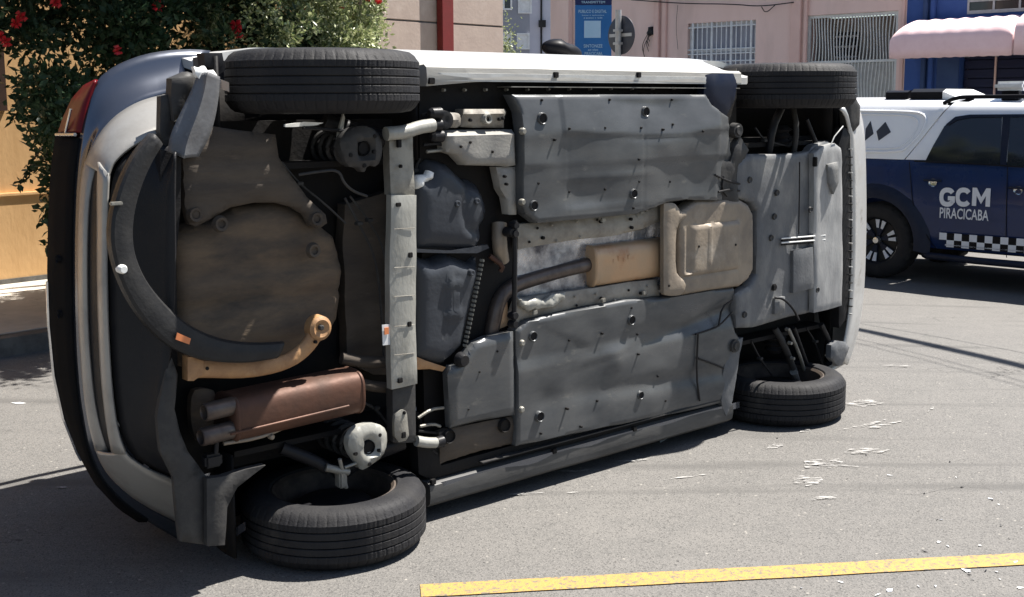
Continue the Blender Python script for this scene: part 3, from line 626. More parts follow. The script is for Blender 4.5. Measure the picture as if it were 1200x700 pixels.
# resonator: flattened cylinder along X
def can(name, pl, pr, Y, ry, rz, m, ends=.012, n=40, dy=0):
    (xa, za_), (xb, zb_) = X(*pl, Y), X(*pr, Y); V = []; Fc = []
    st = [(0, .0, 0), (0, .80, 0), (0, .97, .0), (.006, 1, 0), (.012, 1.02, 0), (.022, 1.0, 0), (.5, 1.0, 0)]
    L_ = xb-xa; S = [(0, .0), (0.0, .90), (.004, .99), (.008, 1.03), (.014, 1.03), (.018, .99)]+[(L_*k/8, 1-.0*k) for k in range(1, 8)]+[(L_-.018, .99), (L_-.014, 1.03), (L_-.008, 1.03), (L_-.004, .99), (L_, .9), (L_, 0)]
    for s, k in S:
        f = s/L_
        for i in range(n):
            a = 2*math.pi*i/n; ca, sa = math.cos(a), math.sin(a); e = .62
            yy = math.copysign(abs(ca)**e, ca)*ry*k; zz = math.copysign(abs(sa)**e, sa)*rz*k
            V.append((xa+s, Y+dy*f+yy, za_+(zb_-za_)*f+zz))
    for j in range(len(S)-1):
        for i in range(n): Fc.append((j*n+i, j*n+(i+1) % n, (j+1)*n+(i+1) % n, (j+1)*n+i))
    return link(name, V, Fc, m, car, True, 40)
can('resonator', (687, 312), (771, 301), .275, .058, .086, M['cat'])
x, z = X(733, 303, .2); 
for k in range(4): boxes('weld_mark', [(x-.06+k*.03, x-.042+k*.03, .2155, .222, z-.02+.008*(k % 2), z+.004+.01*(k % 2))], M['cat'], car, .003)
# heat shield ahead of the tunnel
HS = [(800, 247), (806, 243), (812, 238), (818, 235), (868, 234), (878, 240), (884, 252), (884, 316), (878, 328), (868, 336), (830, 341), (802, 346), (797, 330), (797, 262)]
zc = X(842, 288, .16)[1]; xc0 = X(806, 288, .16)[0]; xc1 = X(872, 288, .16)[0]; zh0 = X(840, 320, .16)[1]; zh1 = X(840, 262, .16)[1]
def fhs(u, v, d):
    y = np.zeros_like(u)
    inn = np.minimum(np.minimum(u-xc0, xc1-u), np.minimum(v-zh0, zh1-v))
    y += -.012*(1/(1+np.exp(-inn/.0022)))          # raised panel
    y += .008*np.exp(-(inn/.006)**2)
    for xr in np.linspace(X(836, 288, .16)[0], X(851, 288, .16)[0], 2): y += -.005*np.exp(-((u-xr)/.008)**2)*(np.abs(v-zc) < .09)
    y += .018*np.exp(-((u-X(812, 288, .16)[0])/.022)**2)*(inn > .01)
    return y
plate('heat_shield', HS, .188, .05, M['foil'], car, lip=.014, lw=.008, bump=.0015, bs=9, cell=.012, fn2=fhs, insets=(.004, .008))
plate('heat_shield_flange', [(779, 240), (782, 238), (792, 238), (796, 243), (800, 249), (806, 249), (807, 254), (798, 260), (793, 275), (793, 318), (799, 326), (807, 331), (803, 344), (797, 347), (781, 347), (779, 343)], .176, .02, M['foil'], car, lip=.008, lw=.008, bump=.002, cell=.02, rnd=1)
for q in ((862, 287), (819, 289), (784, 335)): rivet('stud', *q, .006, .176, M['dark'], h=.004)

# ---- front under cover
FT = [(865, 205), (866, 192), (872, 184), (880, 181), (925, 181), (940, 180), (955, 178), (966, 170), (982, 166), (991, 172), (993, 190), (993, 361), (976, 365), (930, 372), (884, 384), (865, 385), (863, 345), (880, 336), (888, 322), (889, 248), (882, 238), (865, 232)]
def fft(u, v, d):
    xs_ = X(955, 250, .2)[0]; y = .075*np.clip(u-X(895, 250, .2)[0], 0, 1) + .010*(1/(1+np.exp(-(u-xs_)/.006)))
    return y
plate('front_under_cover', FT, .19, .04, M['front_tray'], car, lip=.010, lw=.010, bump=.008, bs=5, cell=.018, seed=5, fn2=fft)
plate('cover_box', [(931, 294), (954, 290), (955, 338), (931, 344)], .182, .05, M['front_tray'], car, lip=.006, lw=.005, bump=.001, cell=.03)
plate('cover_box', [(910, 350), (922, 348), (922, 367), (910, 369)], .172, .02, M['front_tray'], car, lip=.01, lw=.01, cell=.02)
for (a, b) in ((282, 285), (287, 290)):
    p0, p1 = c3(916, a, .184), c3(967, b-7, .200); tube('cover_slot', [p0, p1], .0045, M['dark'], car, 6, 0)
    p0, p1 = c3(916, a-2.2, .180), c3(967, b-9.2, .196); tube('cover_slot_rib', [p0, p1], .0035, M['white'], car, 6, 0)
tube('cover_strap', [c3(936, 275, .182), c3(937, 210, .178), c3(937, 190, .185)], .003, M['dark'], car, 6, 1)
tube('hose', [c3(908, 349, .18), c3(918, 350, .16), c3(930, 362, .155), c3(936, 375, .17)], .006, M['black'], car, 8, 2)
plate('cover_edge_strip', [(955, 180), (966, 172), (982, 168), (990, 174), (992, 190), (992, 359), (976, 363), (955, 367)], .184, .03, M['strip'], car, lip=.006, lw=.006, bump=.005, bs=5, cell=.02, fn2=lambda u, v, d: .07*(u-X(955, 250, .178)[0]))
plate('cover_wedge', [(972, 193), (985, 190), (985, 214), (979, 228), (974, 215)], .170, .02, M['front_tray'], car, lip=.01, cell=.02)
for q in ((879, 211), (911, 226), (908, 254), (904, 279), (908, 337), (873, 369), (958, 340), (950, 246)): 
    x, z = X(*q, .186); lathe('cover_plug', [(0, -.001), (.009, -.002), (.013, -.004), (.016, .004)], (x, .186, z), (0, 1, 0), M['gplastic'], car, 12)
boxes('cover_hole', [(X(908, 337, .18)[0]-.014, X(908, 337, .18)[0]+.014, .178, .19, X(908, 337, .18)[1]-.016, X(908, 337, .18)[1]+.016)], M['dark'], car, .004)
boxes('cover_hole', [(X(955, 187, .18)[0]-.008, X(955, 187, .18)[0]+.01, .170, .19, X(955, 187, .18)[1]-.035, X(955, 187, .18)[1]+.012)], M['dark'], car, .003)
# bumper lip with fixings
SER = [(984, 170), (990, 150), (998, 152), (999, 250), (998, 330), (993, 372), (985, 385), (984, 365)]
plate('bumper_lip', SER, .235, .05, M['bplastic'], car, bump=.006, bs=20, cell=.03)
for k in range(22):
    py = 175+k*9.2; x, z = X(997.5-.0*k, py, .225); boxes('bumper_clip', [(x-.010, x+.001, .215, .24, z-.003, z+.003)], M['gplastic'] if k % 3 else M['paint_sunlit_dirty'], car, .001)
loft('front_bumper', [L3([(984, 128), (990, 134), (994, 148), (997, 170), (999, 250), (998, 320), (995, 365), (990, 398), (985, 414)], .235),
                      L3([(994, 120), (1003, 130), (1009, 150), (1012, 180), (1014, 250), (1012, 330), (1008, 370), (1001, 404), (992, 428)], .29),
                      L3([(1000, 118), (1008, 130), (1012, 150), (1014, 180), (1015, 250), (1013, 330), (1009, 370), (1002, 402), (994, 424)], .33),
                      [(2.98, .40, 1.70), (3.10, .45, 1.64), (3.18, .45, 1.45), (3.2, .45, .87), (3.18, .45, .30), (3.10, .45, .10), (2.98, .42, .03)],
                      [(3.0, .62, 1.71), (3.12, .62, 1.64), (3.19, .62, 1.45), (3.21, .62, .87), (3.19, .62, .30), (3.12, .62, .10), (3.0, .62, .02)]], M['paint_sunlit_dirty'], car, thick=.01)
plate('bumper_corner', [(976, 405), (984, 400), (992, 401), (997, 408), (990, 428), (984, 430), (975, 420)], .22, .03, M['front_tray'], car, lip=.01, bump=.004, cell=.02)
plate('bumper_corner', [(993, 116), (1003, 112), (1010, 124), (1009, 146), (1000, 158), (994, 150)], .24, .04, M['gplastic'], car, lip=.01, bump=.006, cell=.02)
tube('splash_wire', [c3(970, 178, .2), c3(978, 160, .19), c3(988, 148, .19)], .003, M['white'], car, 6, 0)
# front suspension, lower and upper
for pts, r, mm in (([(908, 385, .28), (918, 402, .26), (932, 438, .30)], .017, 'gplastic'), ([(924, 386, .24), (935, 410, .24), (944, 438, .3)], .009, 'steel'), ([(930, 384, .28), (950, 440, .3)], .012, 'black'), ([(962, 380, .26), (972, 400, .27), (976, 425, .3)], .014, 'black'), ([(930, 436, .28), (934, 448, .3)], .02, 'steel'),
                   ([(900, 184, .3), (905, 150, .28), (915, 128, .3)], .02, 'black'), ([(930, 182, .28), (934, 150, .26), (930, 128, .3)], .014, 'gplastic'), ([(960, 178, .28), (945, 140, .3)], .012, 'black')):
    tube('suspension_arm', [c3(a, b, y) for a, b, y in pts], r, M[mm], car, 10, 1)
for q in ((922, 386), (925, 402), (928, 420)): x, z = X(*q, .24); lathe('arm_bolt', [(0, -.01), (.008, -.01), (.01, .01)], (x, .235, z), (0, 1, 0), M['steel'], car, 8)
lathe('driveshaft_boot', [(.03, 0), (.05, .02), (.035, .035), (.055, .05), (.04, .065), (.06, .08), (.03, .1)], (2.61, .33, .30), (0, 0, 1), M['black'], car, 24)
lathe('driveshaft_boot', [(.03, 0), (.05, .02), (.035, .035), (.055, .05), (.04, .065), (.06, .08), (.03, .1)], (2.61, .33, 1.34), (0, 0, 1), M['black'], car, 24)

# ---- fuel tank: two swollen mouldings with a strap
TU = [(488, 222), (490, 212), (498, 205), (506, 206), (509, 194), (515, 188), (526, 190), (536, 194), (545, 204), (553, 211), (562, 212), (571, 218), (577, 230), (580, 246), (578, 260), (573, 268), (571, 284), (562, 299), (530, 297), (488, 297)]
plate('fuel_tank', TU, .205, .12, M['tank'], car, lip=.07, lw=.035, bump=.006, bs=5, cell=.018, insets=(.004, .01), fn2=lambda u, v, d: .016*np.exp(-((np.hypot((u-X(560, 245, .2)[0])/1, (v-X(560, 245, .2)[1])/1.6)-.055)/.010)**2), sharp=80)
TL = [(488, 298), (500, 304), (512, 307), (530, 299), (545, 305), (558, 310), (567, 303), (566, 325), (558, 360), (550, 395), (547, 408), (536, 420), (524, 430), (508, 428), (488, 422)]
x1, z1 = X(530, 350, .2); x2, z2 = X(540, 362, .2)
plate('fuel_tank', TL, .21, .12, M['tank'], car, lip=.05, lw=.03, bump=.004, bs=5, cell=.016, insets=(.004, .01), sharp=80, fn2=lambda u, v, d: -.010*((np.abs(u-x1) < .006)*(np.abs(v-z1) < .09)+(np.abs(u-x1-.03) < .006)*(np.abs(v-z1+.03) < .05)+(np.abs(v-z1-.05) < .006)*(np.abs(u-x1-.01) < .04)+(np.abs(v-z1+.06) < .005)*(np.abs(u-x1-.01) < .04)))
plate('tank_strap', [(487, 292), (530, 294), (572, 287), (574, 291), (560, 297), (520, 297), (487, 296)], .205, .02, M['tank'], car, lip=.004, cell=.03)
for k in range(20):
    f = k/19; x, z = X(568-20*f, 306+100*f, .20); boxes('tank_seam_tooth', [(x-.002, x+.0025, .203, .23, z-.0055, z+.0055)], M['beam'], car, .002)
tube('tank_seam', [c3(566, 304, .215), c3(546, 408, .215)], .003, M['black'], car, 6, 0)
for q in ((537, 239), (560, 236), (554, 320)): x, z = X(*q, .198); lathe('tank_boss', [(0, -.002), (.008, -.004), (.012, -.002), (.014, .02)], (x, .2, z), (0, 1, 0), M['tank'], car, 14)
plate('tank_rag', [(489, 213), (494, 206), (502, 205), (505, 200), (511, 203), (510, 209), (503, 214), (498, 221), (490, 222)], .215, .02, M['white'], car, lip=.015, bump=.012, bs=30, cell=.012)
# rusty filler and joint behind the tank
tube('exhaust_joint', [c3(585, 262, .27), c3(585, 285, .25), c3(588, 306, .27)], .03, M['foil'], car, 14, 1)
tube('exhaust_joint', [c3(574, 300, .25), c3(590, 312, .23), c3(586, 318, .24)], .010, M['rust'], car, 10, 1)
plate('floor_bracket', [(584, 352), (596, 346), (597, 382), (582, 388)], .26, .03, M['cat'], car, lip=.01, bump=.004, cell=.03)
plate('floor_bracket', [(488, 418), (500, 423), (524, 431), (520, 436), (505, 433), (488, 434)], .22, .03, M['tanpipe'], car, lip=.008, bump=.003, cell=.02)
lathe('strap_bolt', [(0, -.02), (.014, -.02), (.02, -.006), (.02, .02)], (X(597, 272, .2)[0], .2, X(597, 272, .2)[1]), (0, 1, 0), M['black'], car, 12)

# ---- torsion beam
plate('torsion_beam', [(460, 229), (489, 229), (489, 300), (488, 380), (490, 450), (475, 454), (460, 457), (458, 380), (458, 300)], .165, .03, M['beam'], car, lip=.006, lw=.006, bump=.003, bs=9, cell=.03)
plate('beam_end', [(459, 160), (466, 156), (486, 156), (488, 229), (460, 229)], .18, .04, M['steel'], car, lip=.012, lw=.01, bump=.006, cell=.03)
plate('beam_end', [(462, 456), (488, 451), (489, 519), (470, 520), (462, 519)], .18, .04, M['gplastic'], car, lip=.008, lw=.01, bump=.003, cell=.03)
plate('beam_bracket', [(463, 488), (468, 483), (473, 480), (478, 483), (479, 496), (481, 516), (464, 520)], .168, .014, M['steel'], car, lip=.006, lw=.006, cell=.02, rnd=1)
for (a, b, w_, h_) in ((467, 240, .02, .014), (481, 299, .018, .018), (480, 380, .016, .018), (469, 446, .02, .018), (473, 510, .018, .022), (474, 484, .010, .012), (468, 168, .016, .03), (470, 195, .01, .012)):
    dark_rect('beam_hole', a, b, w_, h_, .163 if 230 < b < 455 else .168)
for k in range(5):
    py = 272+k*36+random.uniform(-6, 6); p0, p1 = c3(462, py, .163), c3(486, py-2+random.uniform(-1, 1), .163); tube('beam_crease', [p0, p1], .0010, M['underseal'], car, 5, 0)
plate('beam_label', [(448, 381), (458, 380), (458, 404), (449, 405)], .172, .003, M['wpaint'], car, lip=.001, cell=.05)
boxes('label_print', [(X(453, 388, .17)[0]-.009, X(453, 388, .17)[0]+.009, .1685, .1715, X(453, 388, .17)[1]-.012, X(453, 388, .17)[1]+.012)], M['label_o'], car)
# trailing arm bushes
tube('trailing_arm', [c3(452, 157, .17), c3(475, 155, .165), c3(492, 149, .165), c3(507, 147, .17)], .024, M['beam'], car, 14, 1)
tube('trailing_arm', [c3(488, 517, .185), c3(500, 519, .18), c3(510, 519, .185)], .02, M['beam'], car, 14, 1)
for q in ((508, 147), (511, 519), (508, 133), (510, 160)): x, z = X(*q, .2); lathe('arm_bush', [(0, -.02), (.012, -.02), (.02, -.01), (.022, .03)], (x, .2, z), (1, 0, 0), M['black'], car, 14)
for pts in ([(490, 490), (505, 480), (520, 478)], [(492, 500), (508, 497), (516, 500)], [(490, 505), (512, 508)], [(494, 135), (515, 131)], [(496, 170), (515, 168), (520, 172)], [(500, 178), (520, 176)], [(506, 528), (512, 532)]):
    tube('brake_pipe', [c3(a, b, .23) for a, b in pts], .006, random.choice([M['steel'], M['black'], M['black']]), car, 6, 1)
for pts, r_ in (([(404, 232), (420, 262), (440, 300), (446, 350), (450, 420)], .005), ([(410, 230), (432, 258), (450, 290), (455, 340)], .004), ([(492, 186), (486, 200), (484, 240), (486, 300)], .005), ([(590, 262), (594, 300), (590, 330)], .004),
                ([(330, 190), (350, 215), (382, 240), (405, 262)], .004), ([(420, 470), (440, 478), (455, 500)], .006), ([(345, 500), (365, 488), (392, 492)], .005), ([(880, 400), (890, 420), (905, 440)], .006), ([(885, 150), (895, 165), (925, 172)], .006), ([(945, 385), (955, 400), (965, 430)], .005)):
    tube('wiring', [c3(a, b, .30) for a, b in pts], r_, random.choice([M['black'], M['gplastic'], M['gplastic']]), car, 6, 2)
    a, b = pts[1]; x, z = X(a, b, .30); boxes('wiring_clip', [(x-.012, x+.012, .285, .31, z-.006, z+.006)], M['gplastic'], car, .002)
def trail(zs):
    tube('trailing_arm', [(0, .30, zs[0]), (.12, .27, zs[1]), (.26, .24, zs[2])], .035, M['black'], car, 12, 2)
trail((1.50, 1.45, 1.42)); trail((.24, .30, .33))
# springs with their pans
def spring(pan, col, up):
    px, py = pan; x, z = X(px, py, .18)
    s = 1
    plate('spring_pan', [(px-22, py-6), (px-14, py-20), (px-2, py-26), (px+14, py-27), (px+24, py-20), (px+25, py-2), (px+20, py+12), (px+4, py+24), (px-6, py+29), (px-10, py+20), (px-18, py+10)] if not up else
          [(px-25, py-2), (px-22, py-16), (px-8, py-26), (px+12, py-26), (px+24, py-14), (px+26, py+6), (px+20, py+22), (px+8, py+20), (px+4, py+30), (px-4, py+22), (px-16, py+22)], .16, .03, col, car, lip=.012, lw=.008, cell=.018, rnd=1, bump=.002,
          fn2=lambda u, v, d: .02*(np.hypot(u-x, v-z) < .032)-.006*np.exp(-((np.hypot(u-x, v-z)-.042)/.006)**2))
    lathe('pan_hole', [(0, .002), (.020, .002), (.023, -.006), (.028, .004)], (x, .174, z), (0, 1, 0), M['dark'], car, 18)
    for (a, b) in ((-14, 8), (14, 4), (2, 20), (14, -14)): 
        xx, zz_ = X(px+a, py+b, .16); lathe('pan_bolt', [(0, -.004), (.007, -.004), (.008, .006)], (xx, .161, zz_), (0, 1, 0), M['dark'], car, 8)
    pts = [(x+.055*math.cos(t)-.0*t, .19+.30*t/(2*math.pi*6), z+.055*math.sin(t)) for t in np.linspace(0, 2*math.pi*6, 150)]
    tube('coil_spring', pts, .0085, M['gplastic'], car, 7, 0)
    tube('shock_absorber', [(x-.02, .20, z), (x-.02, .52, z)], .03, M['black'], car, 12, 0)
spring((425, 174), M['gplastic'], True); spring((431, 524), M['beam'], False)
tube('shock_mount', [c3(382, 548, .22), c3(400, 552, .2), c3(408, 553, .2)], .014, M['steel'], car, 10, 0)
tube('shock_mount', [c3(330, 525, .3), c3(368, 540, .26), c3(385, 550, .24)], .022, M['black'], car, 12, 1)
boxes('mount_bolt', [(X(402, 562, .2)[0]-.018, X(402, 562, .2)[0]+.014, .19, .23, X(402, 562, .2)[1]-.03, X(402, 562, .2)[1]+.03)], M['steel'], car, .006)
tube('mount_bolt', [c3(398, 538, .19), c3(406, 572, .2)], .007, M['steel'], car, 8, 0)
tube('mount_bolt', [c3(404, 548, .19), c3(418, 543, .18)], .006, M['steel'], car, 8, 0)
plate('mount_flag', [(335, 146), (358, 143), (380, 144), (372, 147), (345, 149), (335, 149)], .2, .01, M['white'], car, lip=.003, cell=.03)
plate('mount_flag', [(397, 156), (403, 133), (405, 138), (401, 162), (396, 164)], .2, .01, M['beam'], car, lip=.003, cell=.03)
tube('brake_pipe', [c3(350, 205, .24), c3(375, 201, .22), c3(397, 199, .2), c3(403, 215, .2), c3(415, 225, .22), c3(430, 230, .24)], .005, M['gplastic'], car, 7, 2)
tube('abs_cable', [c3(355, 150, .2), c3(390, 152, .2), c3(440, 158, .2)], .006, M['black'], car, 7, 1)
# ---- brown shield and spare wheel well
BS = [(216, 186), (222, 166), (250, 148), (275, 152), (325, 158), (329, 185), (342, 205), (362, 232), (384, 252), (386, 262), (378, 268), (368, 266), (360, 252), (345, 243), (325, 238), (300, 238), (272, 244), (252, 256), (232, 266), (224, 263), (218, 240)]
zr = [X(270, q, .25)[1] for q in (174, 200, 222)]
def fbs(u, v, d):
    y = 0*u
    for k, z_ in enumerate(zr): y = y - .010*np.exp(-((v-z_)/.018)**2)*(u < X((318, 322, 340)[k], 200, .25)[0])
    return y
plate('underfloor_shield', BS, .25, .03, M['brown'], car, lip=.012, lw=.01, bump=.008, bs=6, cell=.02, fn2=fbs)
for q in ((230, 252), (372, 257), (260, 263), (369, 294)): 
    x, z = X(*q, .245); lathe('shield_fixing', [(0, .006), (.012, .004), (.014, -.004), (.022, -.006), (.028, .01)], (x, .249, z), (0, 1, 0), M['brown'], car, 18)
SW = [(208, 280), (222, 268), (252, 262), (280, 244), (320, 236), (352, 245), (375, 262), (395, 278), (404, 305), (404, 345), (398, 375), (388, 395), (365, 420), (300, 440), (240, 440), (212, 430), (206, 360)]
plate('spare_wheel_well', SW, .30, .12, M['mud'], car, lip=.035, lw=.03, bump=.010, bs=7, cell=.022, insets=(.006, .014), sharp=80, fn2=lambda u, v, d: -.012*np.exp(-((v-X(300, 330, .3)[1])/.03)**2)-.010*np.exp(-((v-X(300, 392, .3)[1])/.04)**2)+.012*np.exp(-((v-X(300, 355, .3)[1])/.012)**2)+.010*np.exp(-((v-X(300, 318, .3)[1])/.010)**2)-.008*np.exp(-((v-X(300, 290, .3)[1])/.012)**2))
plate('floor_rail', [(404, 240), (455, 225), (457, 440), (440, 440), (408, 425)], .36, .05, M['brown'], car, bump=.02, bs=8, cell=.04)
tube('heat_pipe', [c3(400, 420, .3), c3(430, 425, .28), c3(455, 424, .27)], .022, M['brown'], car, 12, 1)
tube('heat_pipe', [c3(405, 445, .3), c3(430, 452, .28), c3(456, 455, .27)], .02, M['brown'], car, 12, 1)
# ---- tan bracket arm
tube('tow_bracket', [c3(223, 432, .2), c3(245, 433, .2), c3(290, 435, .2), c3(335, 426, .2), c3(360, 408, .2), c3(372, 386, .2), c3(378, 381, .2)], .03, M['tanpipe'], car, 14, 2, .55, rs=[.034, .028, .026, .026, .028, .032, .042])
plate('tow_bracket_foot', [(221, 419), (226, 419), (240, 424), (238, 440), (228, 447), (221, 447)], .175, .04, M['tanpipe'], car, lip=.006, cell=.02)
x, z = X(376, 385, .18); lathe('tow_bracket_eye', [(0, -.002), (.012, -.004), (.03, -.012), (.042, -.004), (.044, .03)], (x, .185, z), (0, 1, 0), M['tanpipe'], car, 24)
rivet('stud', 376, 384, .010, .176, M['gplastic'], h=.01); rivet('stud', 370, 401, .006, .178, M['dark'], h=.004); rivet('stud', 243, 432, .006, .183, M['dark'], h=.002)
# ---- muffler with twin tail pipes
can('muffler', (263, 489), (414, 456), .25, .085, .078, M['rust'], dy=.0)
p0 = np.array(c3(266, 490, .165)); p1 = np.array(c3(411, 457, .165)); tube('muffler_seam', [p0+np.array([.01, -.002, -.055]), p1+np.array([-.01, -.002, -.055])], .0045, M['rust'], car, 6, 0)
for (a, b) in ((246, 482), (242, 511)):
    p0 = Vector(c3(a, b, .20)); d_ = Vector((1, .05, .03)).normalized()
    o = lathe('tail_pipe', [(.019, .09), (.022, .004), (.024, -.002), (.028, 0), (.030, .01), (.030, .11)], p0-d_*.02, d_, M['foil'], car, 24); o.data.materials[0] = M['pipe']
plate('muffler_hanger', [(228, 460), (240, 456), (258, 460), (262, 520), (250, 524), (232, 518), (226, 490)], .33, .03, M['mud'], car, lip=.02, lw=.02, bump=.006, cell=.03, rnd=1)
tube('exhaust_hanger', [c3(262, 520, .2), c3(300, 514, .19), c3(325, 505, .2), c3(340, 497, .2)], .007, M['foil'], car, 8, 1)
tube('exhaust_hanger', [c3(254, 518, .2), c3(253, 532, .2)], .008, M['black'], car, 8, 0)
boxes('hanger_rubber', [(X(250, 540, .2)[0]-.03, X(250, 540, .2)[0]+.03, .19, .23, X(250, 540, .2)[1]-.022, X(250, 540, .2)[1]+.022)], M['bplastic'], car, .008)
rivet('stud', 318, 512, .010, .19, M['foil'], h=.01)
# ---- hanging wheel arch trim
outer = [(181, 157), (166, 172), (150, 197), (138, 228), (131, 260), (131, 290), (140, 325), (156, 358), (178, 388), (208, 412), (245, 424), (290, 426), (325, 420)]
inner = [(192, 170), (180, 190), (169, 215), (160, 245), (157, 275), (160, 300), (170, 325), (184, 345), (203, 366), (228, 386), (262, 400), (300, 404), (335, 402)]
Yt = (.16, .15)
o3 = L3(outer, (.17, .14)); i3 = L3(inner, (.17, .14)); n_ = len(o3)
def shift(r, dy, f, r2): return [tuple(np.array(a)*(1-f)+np.array(b)*f+np.array([0, dy, 0])) for a, b in zip(r, r2)]
loft('wheel_arch_trim', [shift(o3, .035, 0, i3), shift(o3, .006, .02, i3), shift(o3, 0, .12, i3), shift(o3, -.002, .5, i3), shift(o3, .004, .9, i3), shift(o3, .02, 1, i3)], M['archtrim'], car, thick=.005, n=60, sub=2, sharp=22)
plate('orange_label', [(208, 390), (224, 397), (222, 404), (206, 398)], .128, .003, M['label_o'], car, lip=.001, cell=.05)
x, z = X(144.5, 316, .14); lathe('trim_clip', [(0, -.012), (.010, -.012), (.014, -.002), (.014, .02)], (x, .145, z), (0, 1, 0), M['white'], car, 12)
boxes('trim_clip', [(X(138, 239, .14)[0]-.018, X(138, 239, .14)[0]+.018, .145, .16, X(138, 239, .14)[1]-.005, X(138, 239, .14)[1]+.005)], M['steel'], car, .002)
# ---- rear bumper and tailgate
S_out = [(232, 92), (213, 103), (193, 112), (165, 119), (140, 133), (121, 152), (107, 175), (98, 202), (94, 240), (92, 300), (93, 380), (97, 440), (103, 490), (115, 535), (136, 566), (166, 590), (213, 613)]
sO = S_out[2:]
S_in = [(190, 155), (168, 164), (147, 177), (133, 191), (127, 215), (125, 260), (125, 330), (127, 400), (131, 460), (138, 508), (150, 535), (175, 551), (200, 560), (204, 562), (207, 566)]
insR = [(118, 192), (116, 215), (115, 260), (115, 330), (117, 400), (120, 450), (126, 500), (132, 530)]
insL = [(117, 192), (109, 210), (104, 240), (102, 300), (103, 380), (107, 440), (114, 490), (126, 528)]
lipo = [(205, 180), (205, 240), (206, 300), (205, 350), (202, 400), (196, 440), (190, 480), (194, 520), (206, 548), (222, 560), (243, 575)]
body = [(246, 60), (225, 58), (200, 59), (172, 63), (148, 71), (128, 81), (112, 95), (101, 128), (93, 165), (88, 205), (86, 250), (85, 300), (86, 380), (89, 440), (95, 490), (106, 540), (128, 576), (165, 606), (213, 634)]
sil = [(112, 93), (98, 100), (84, 116), (73, 140), (66, 162), (61, 200), (58, 260), (57, 320), (59, 380), (65, 440), (76, 490), (92, 530), (112, 566), (140, 596), (180, 622)]
YB = dict(lip=.20, sin=.34, ir=.39, il=.47, out=.53, body=.60, sil=.80)
rows_d = [L3(lipo, YB['lip']), L3([(195, 160), (172, 168), (150, 180), (136, 195), (130, 220), (128, 260), (128, 330), (130, 400), (134, 460), (141, 505), (153, 532), (177, 548), (204, 558), (230, 572)], YB['sin']+.012)]
loft('lower_bumper', rows_d, M['bplastic'], car, thick=.008, sub=6, bulge=-.015)
loft('bumper_backing', [L3(S_in, YB['sin']+.02), L3(sO, YB['out']+.012)], M['bplastic'], car, thick=.006)
# silver trim: arm, two rails, lower arm (one U shaped moulding with an open slot)
def seg(line, y0, y1):
    return [q for q in line if y0 <= q[1] <= y1]
arm_o = [(193, 112), (165, 119), (140, 133), (121, 152), (107, 175), (101, 192)]; arm_i = [(190, 155), (168, 164), (147, 177), (133, 191), (129, 200), (127, 207)]
def band(name, A, YA, B_, YB_, m, n=30, sub=3, thick=.009, bulge=.005):
    return loft(name, [L3(A, YA), L3(B_, YB_)], m, car, n=n, sub=sub, thick=thick, bulge=bulge)
band('silver_trim', arm_o, YB['out'], arm_i, YB['sin'], M['trim'], bulge=-.012, sub=6)
band('silver_trim', [(101, 190), (97, 206), (94, 240), (92, 300), (93, 380), (97, 440), (103, 490), (113, 528)], YB['out'], [(117, 190), (109, 208), (104, 240), (102, 300), (103, 380), (107, 440), (114, 490), (127, 530)], YB['il'], M['trim'], bulge=-.006)
band('silver_trim', [(116, 190), (115, 215), (115, 260), (115, 330), (117, 400), (120, 450), (126, 500), (132, 530)], YB['ir']+.01, [(128, 203), (127, 215), (125, 260), (125, 330), (127, 400), (131, 460), (138, 508), (148, 532)], YB['sin'], M['trim'], bulge=-.006)
band('silver_trim', [(113, 527), (120, 545), (136, 566), (166, 590), (213, 613)], YB['out'], [(147, 530), (152, 537), (175, 551), (200, 560), (206, 566)], YB['sin'], M['trim'], bulge=-.012, sub=6)
loft('bumper_skin', [L3(S_out, (YB['out']+.0, YB['out'])), L3(body, YB['body']+.02)], M['paint'], car, n=60, sub=6, thick=.008, bulge=-.02)
# lower lip piece of the bumper, grey worn plastic
plate('bumper_end', [(196, 435), (203, 420), (210, 440), (206, 480), (214, 510), (222, 530), (244, 560), (244, 640), (213, 636), (209, 600), (205, 560), (190, 530), (186, 490)], .19, .02, M['gplastic'], car, lip=.012, bump=.006, bs=10, cell=.03)
plate('arch_lip', [(244, 562), (262, 560), (290, 551), (313, 546), (300, 556), (280, 572), (268, 596), (265, 640), (244, 641)], .16, .03, M['gplastic'], car, lip=.01, bump=.004, cell=.03)
tube('bumper_split', [c3(243.5, 575, .185), c3(243.5, 636, .185)], .0022, M['dark'], car, 5, 0)
# end of the bumper, upper, and bent fender liner
plate('bumper_end', [(190, 113), (203, 110), (206, 135), (206, 178), (196, 172), (189, 156)], .30, .03, M['gplastic'], car, lip=.01, bump=.006, cell=.02)
plate('bumper_end', [(203, 92), (222, 84), (233, 88), (228, 112), (216, 135), (206, 142), (203, 118)], .27, .04, M['gplastic'], car, lip=.014, bump=.010, bs=14, cell=.02)
loft('bent_arch_liner', [L3([(233, 86), (224, 108), (209, 138), (199, 160), (197, 178)], .24), L3([(244, 84), (240, 110), (230, 140), (220, 165), (216, 186)], .19), L3([(257, 90), (256, 112), (251, 142), (243, 165), (232, 184)], .22)], M['liner'], car, thick=.006, n=24, sub=4, bulge=.008)
plate('torn_edge', [(229, 78), (236, 80), (241, 77), (246, 83), (252, 82), (257, 90), (250, 97), (243, 91), (236, 94), (231, 88)], .22, .02, M['white'], car, lip=.01, bump=.012, bs=30, cell=.012)
plate('arch_flange', [(240, 62), (262, 62), (266, 82), (258, 88), (250, 80), (243, 78)], .30, .05, M['black'], car, lip=.01, cell=.03)
plate('bumper_bracket', [(205, 180), (214, 186), (214, 240), (208, 300), (210, 430), (200, 434), (202, 360), (203, 240)], .235, .06, M['dark'], car, lip=.01, bump=.006, cell=.04)
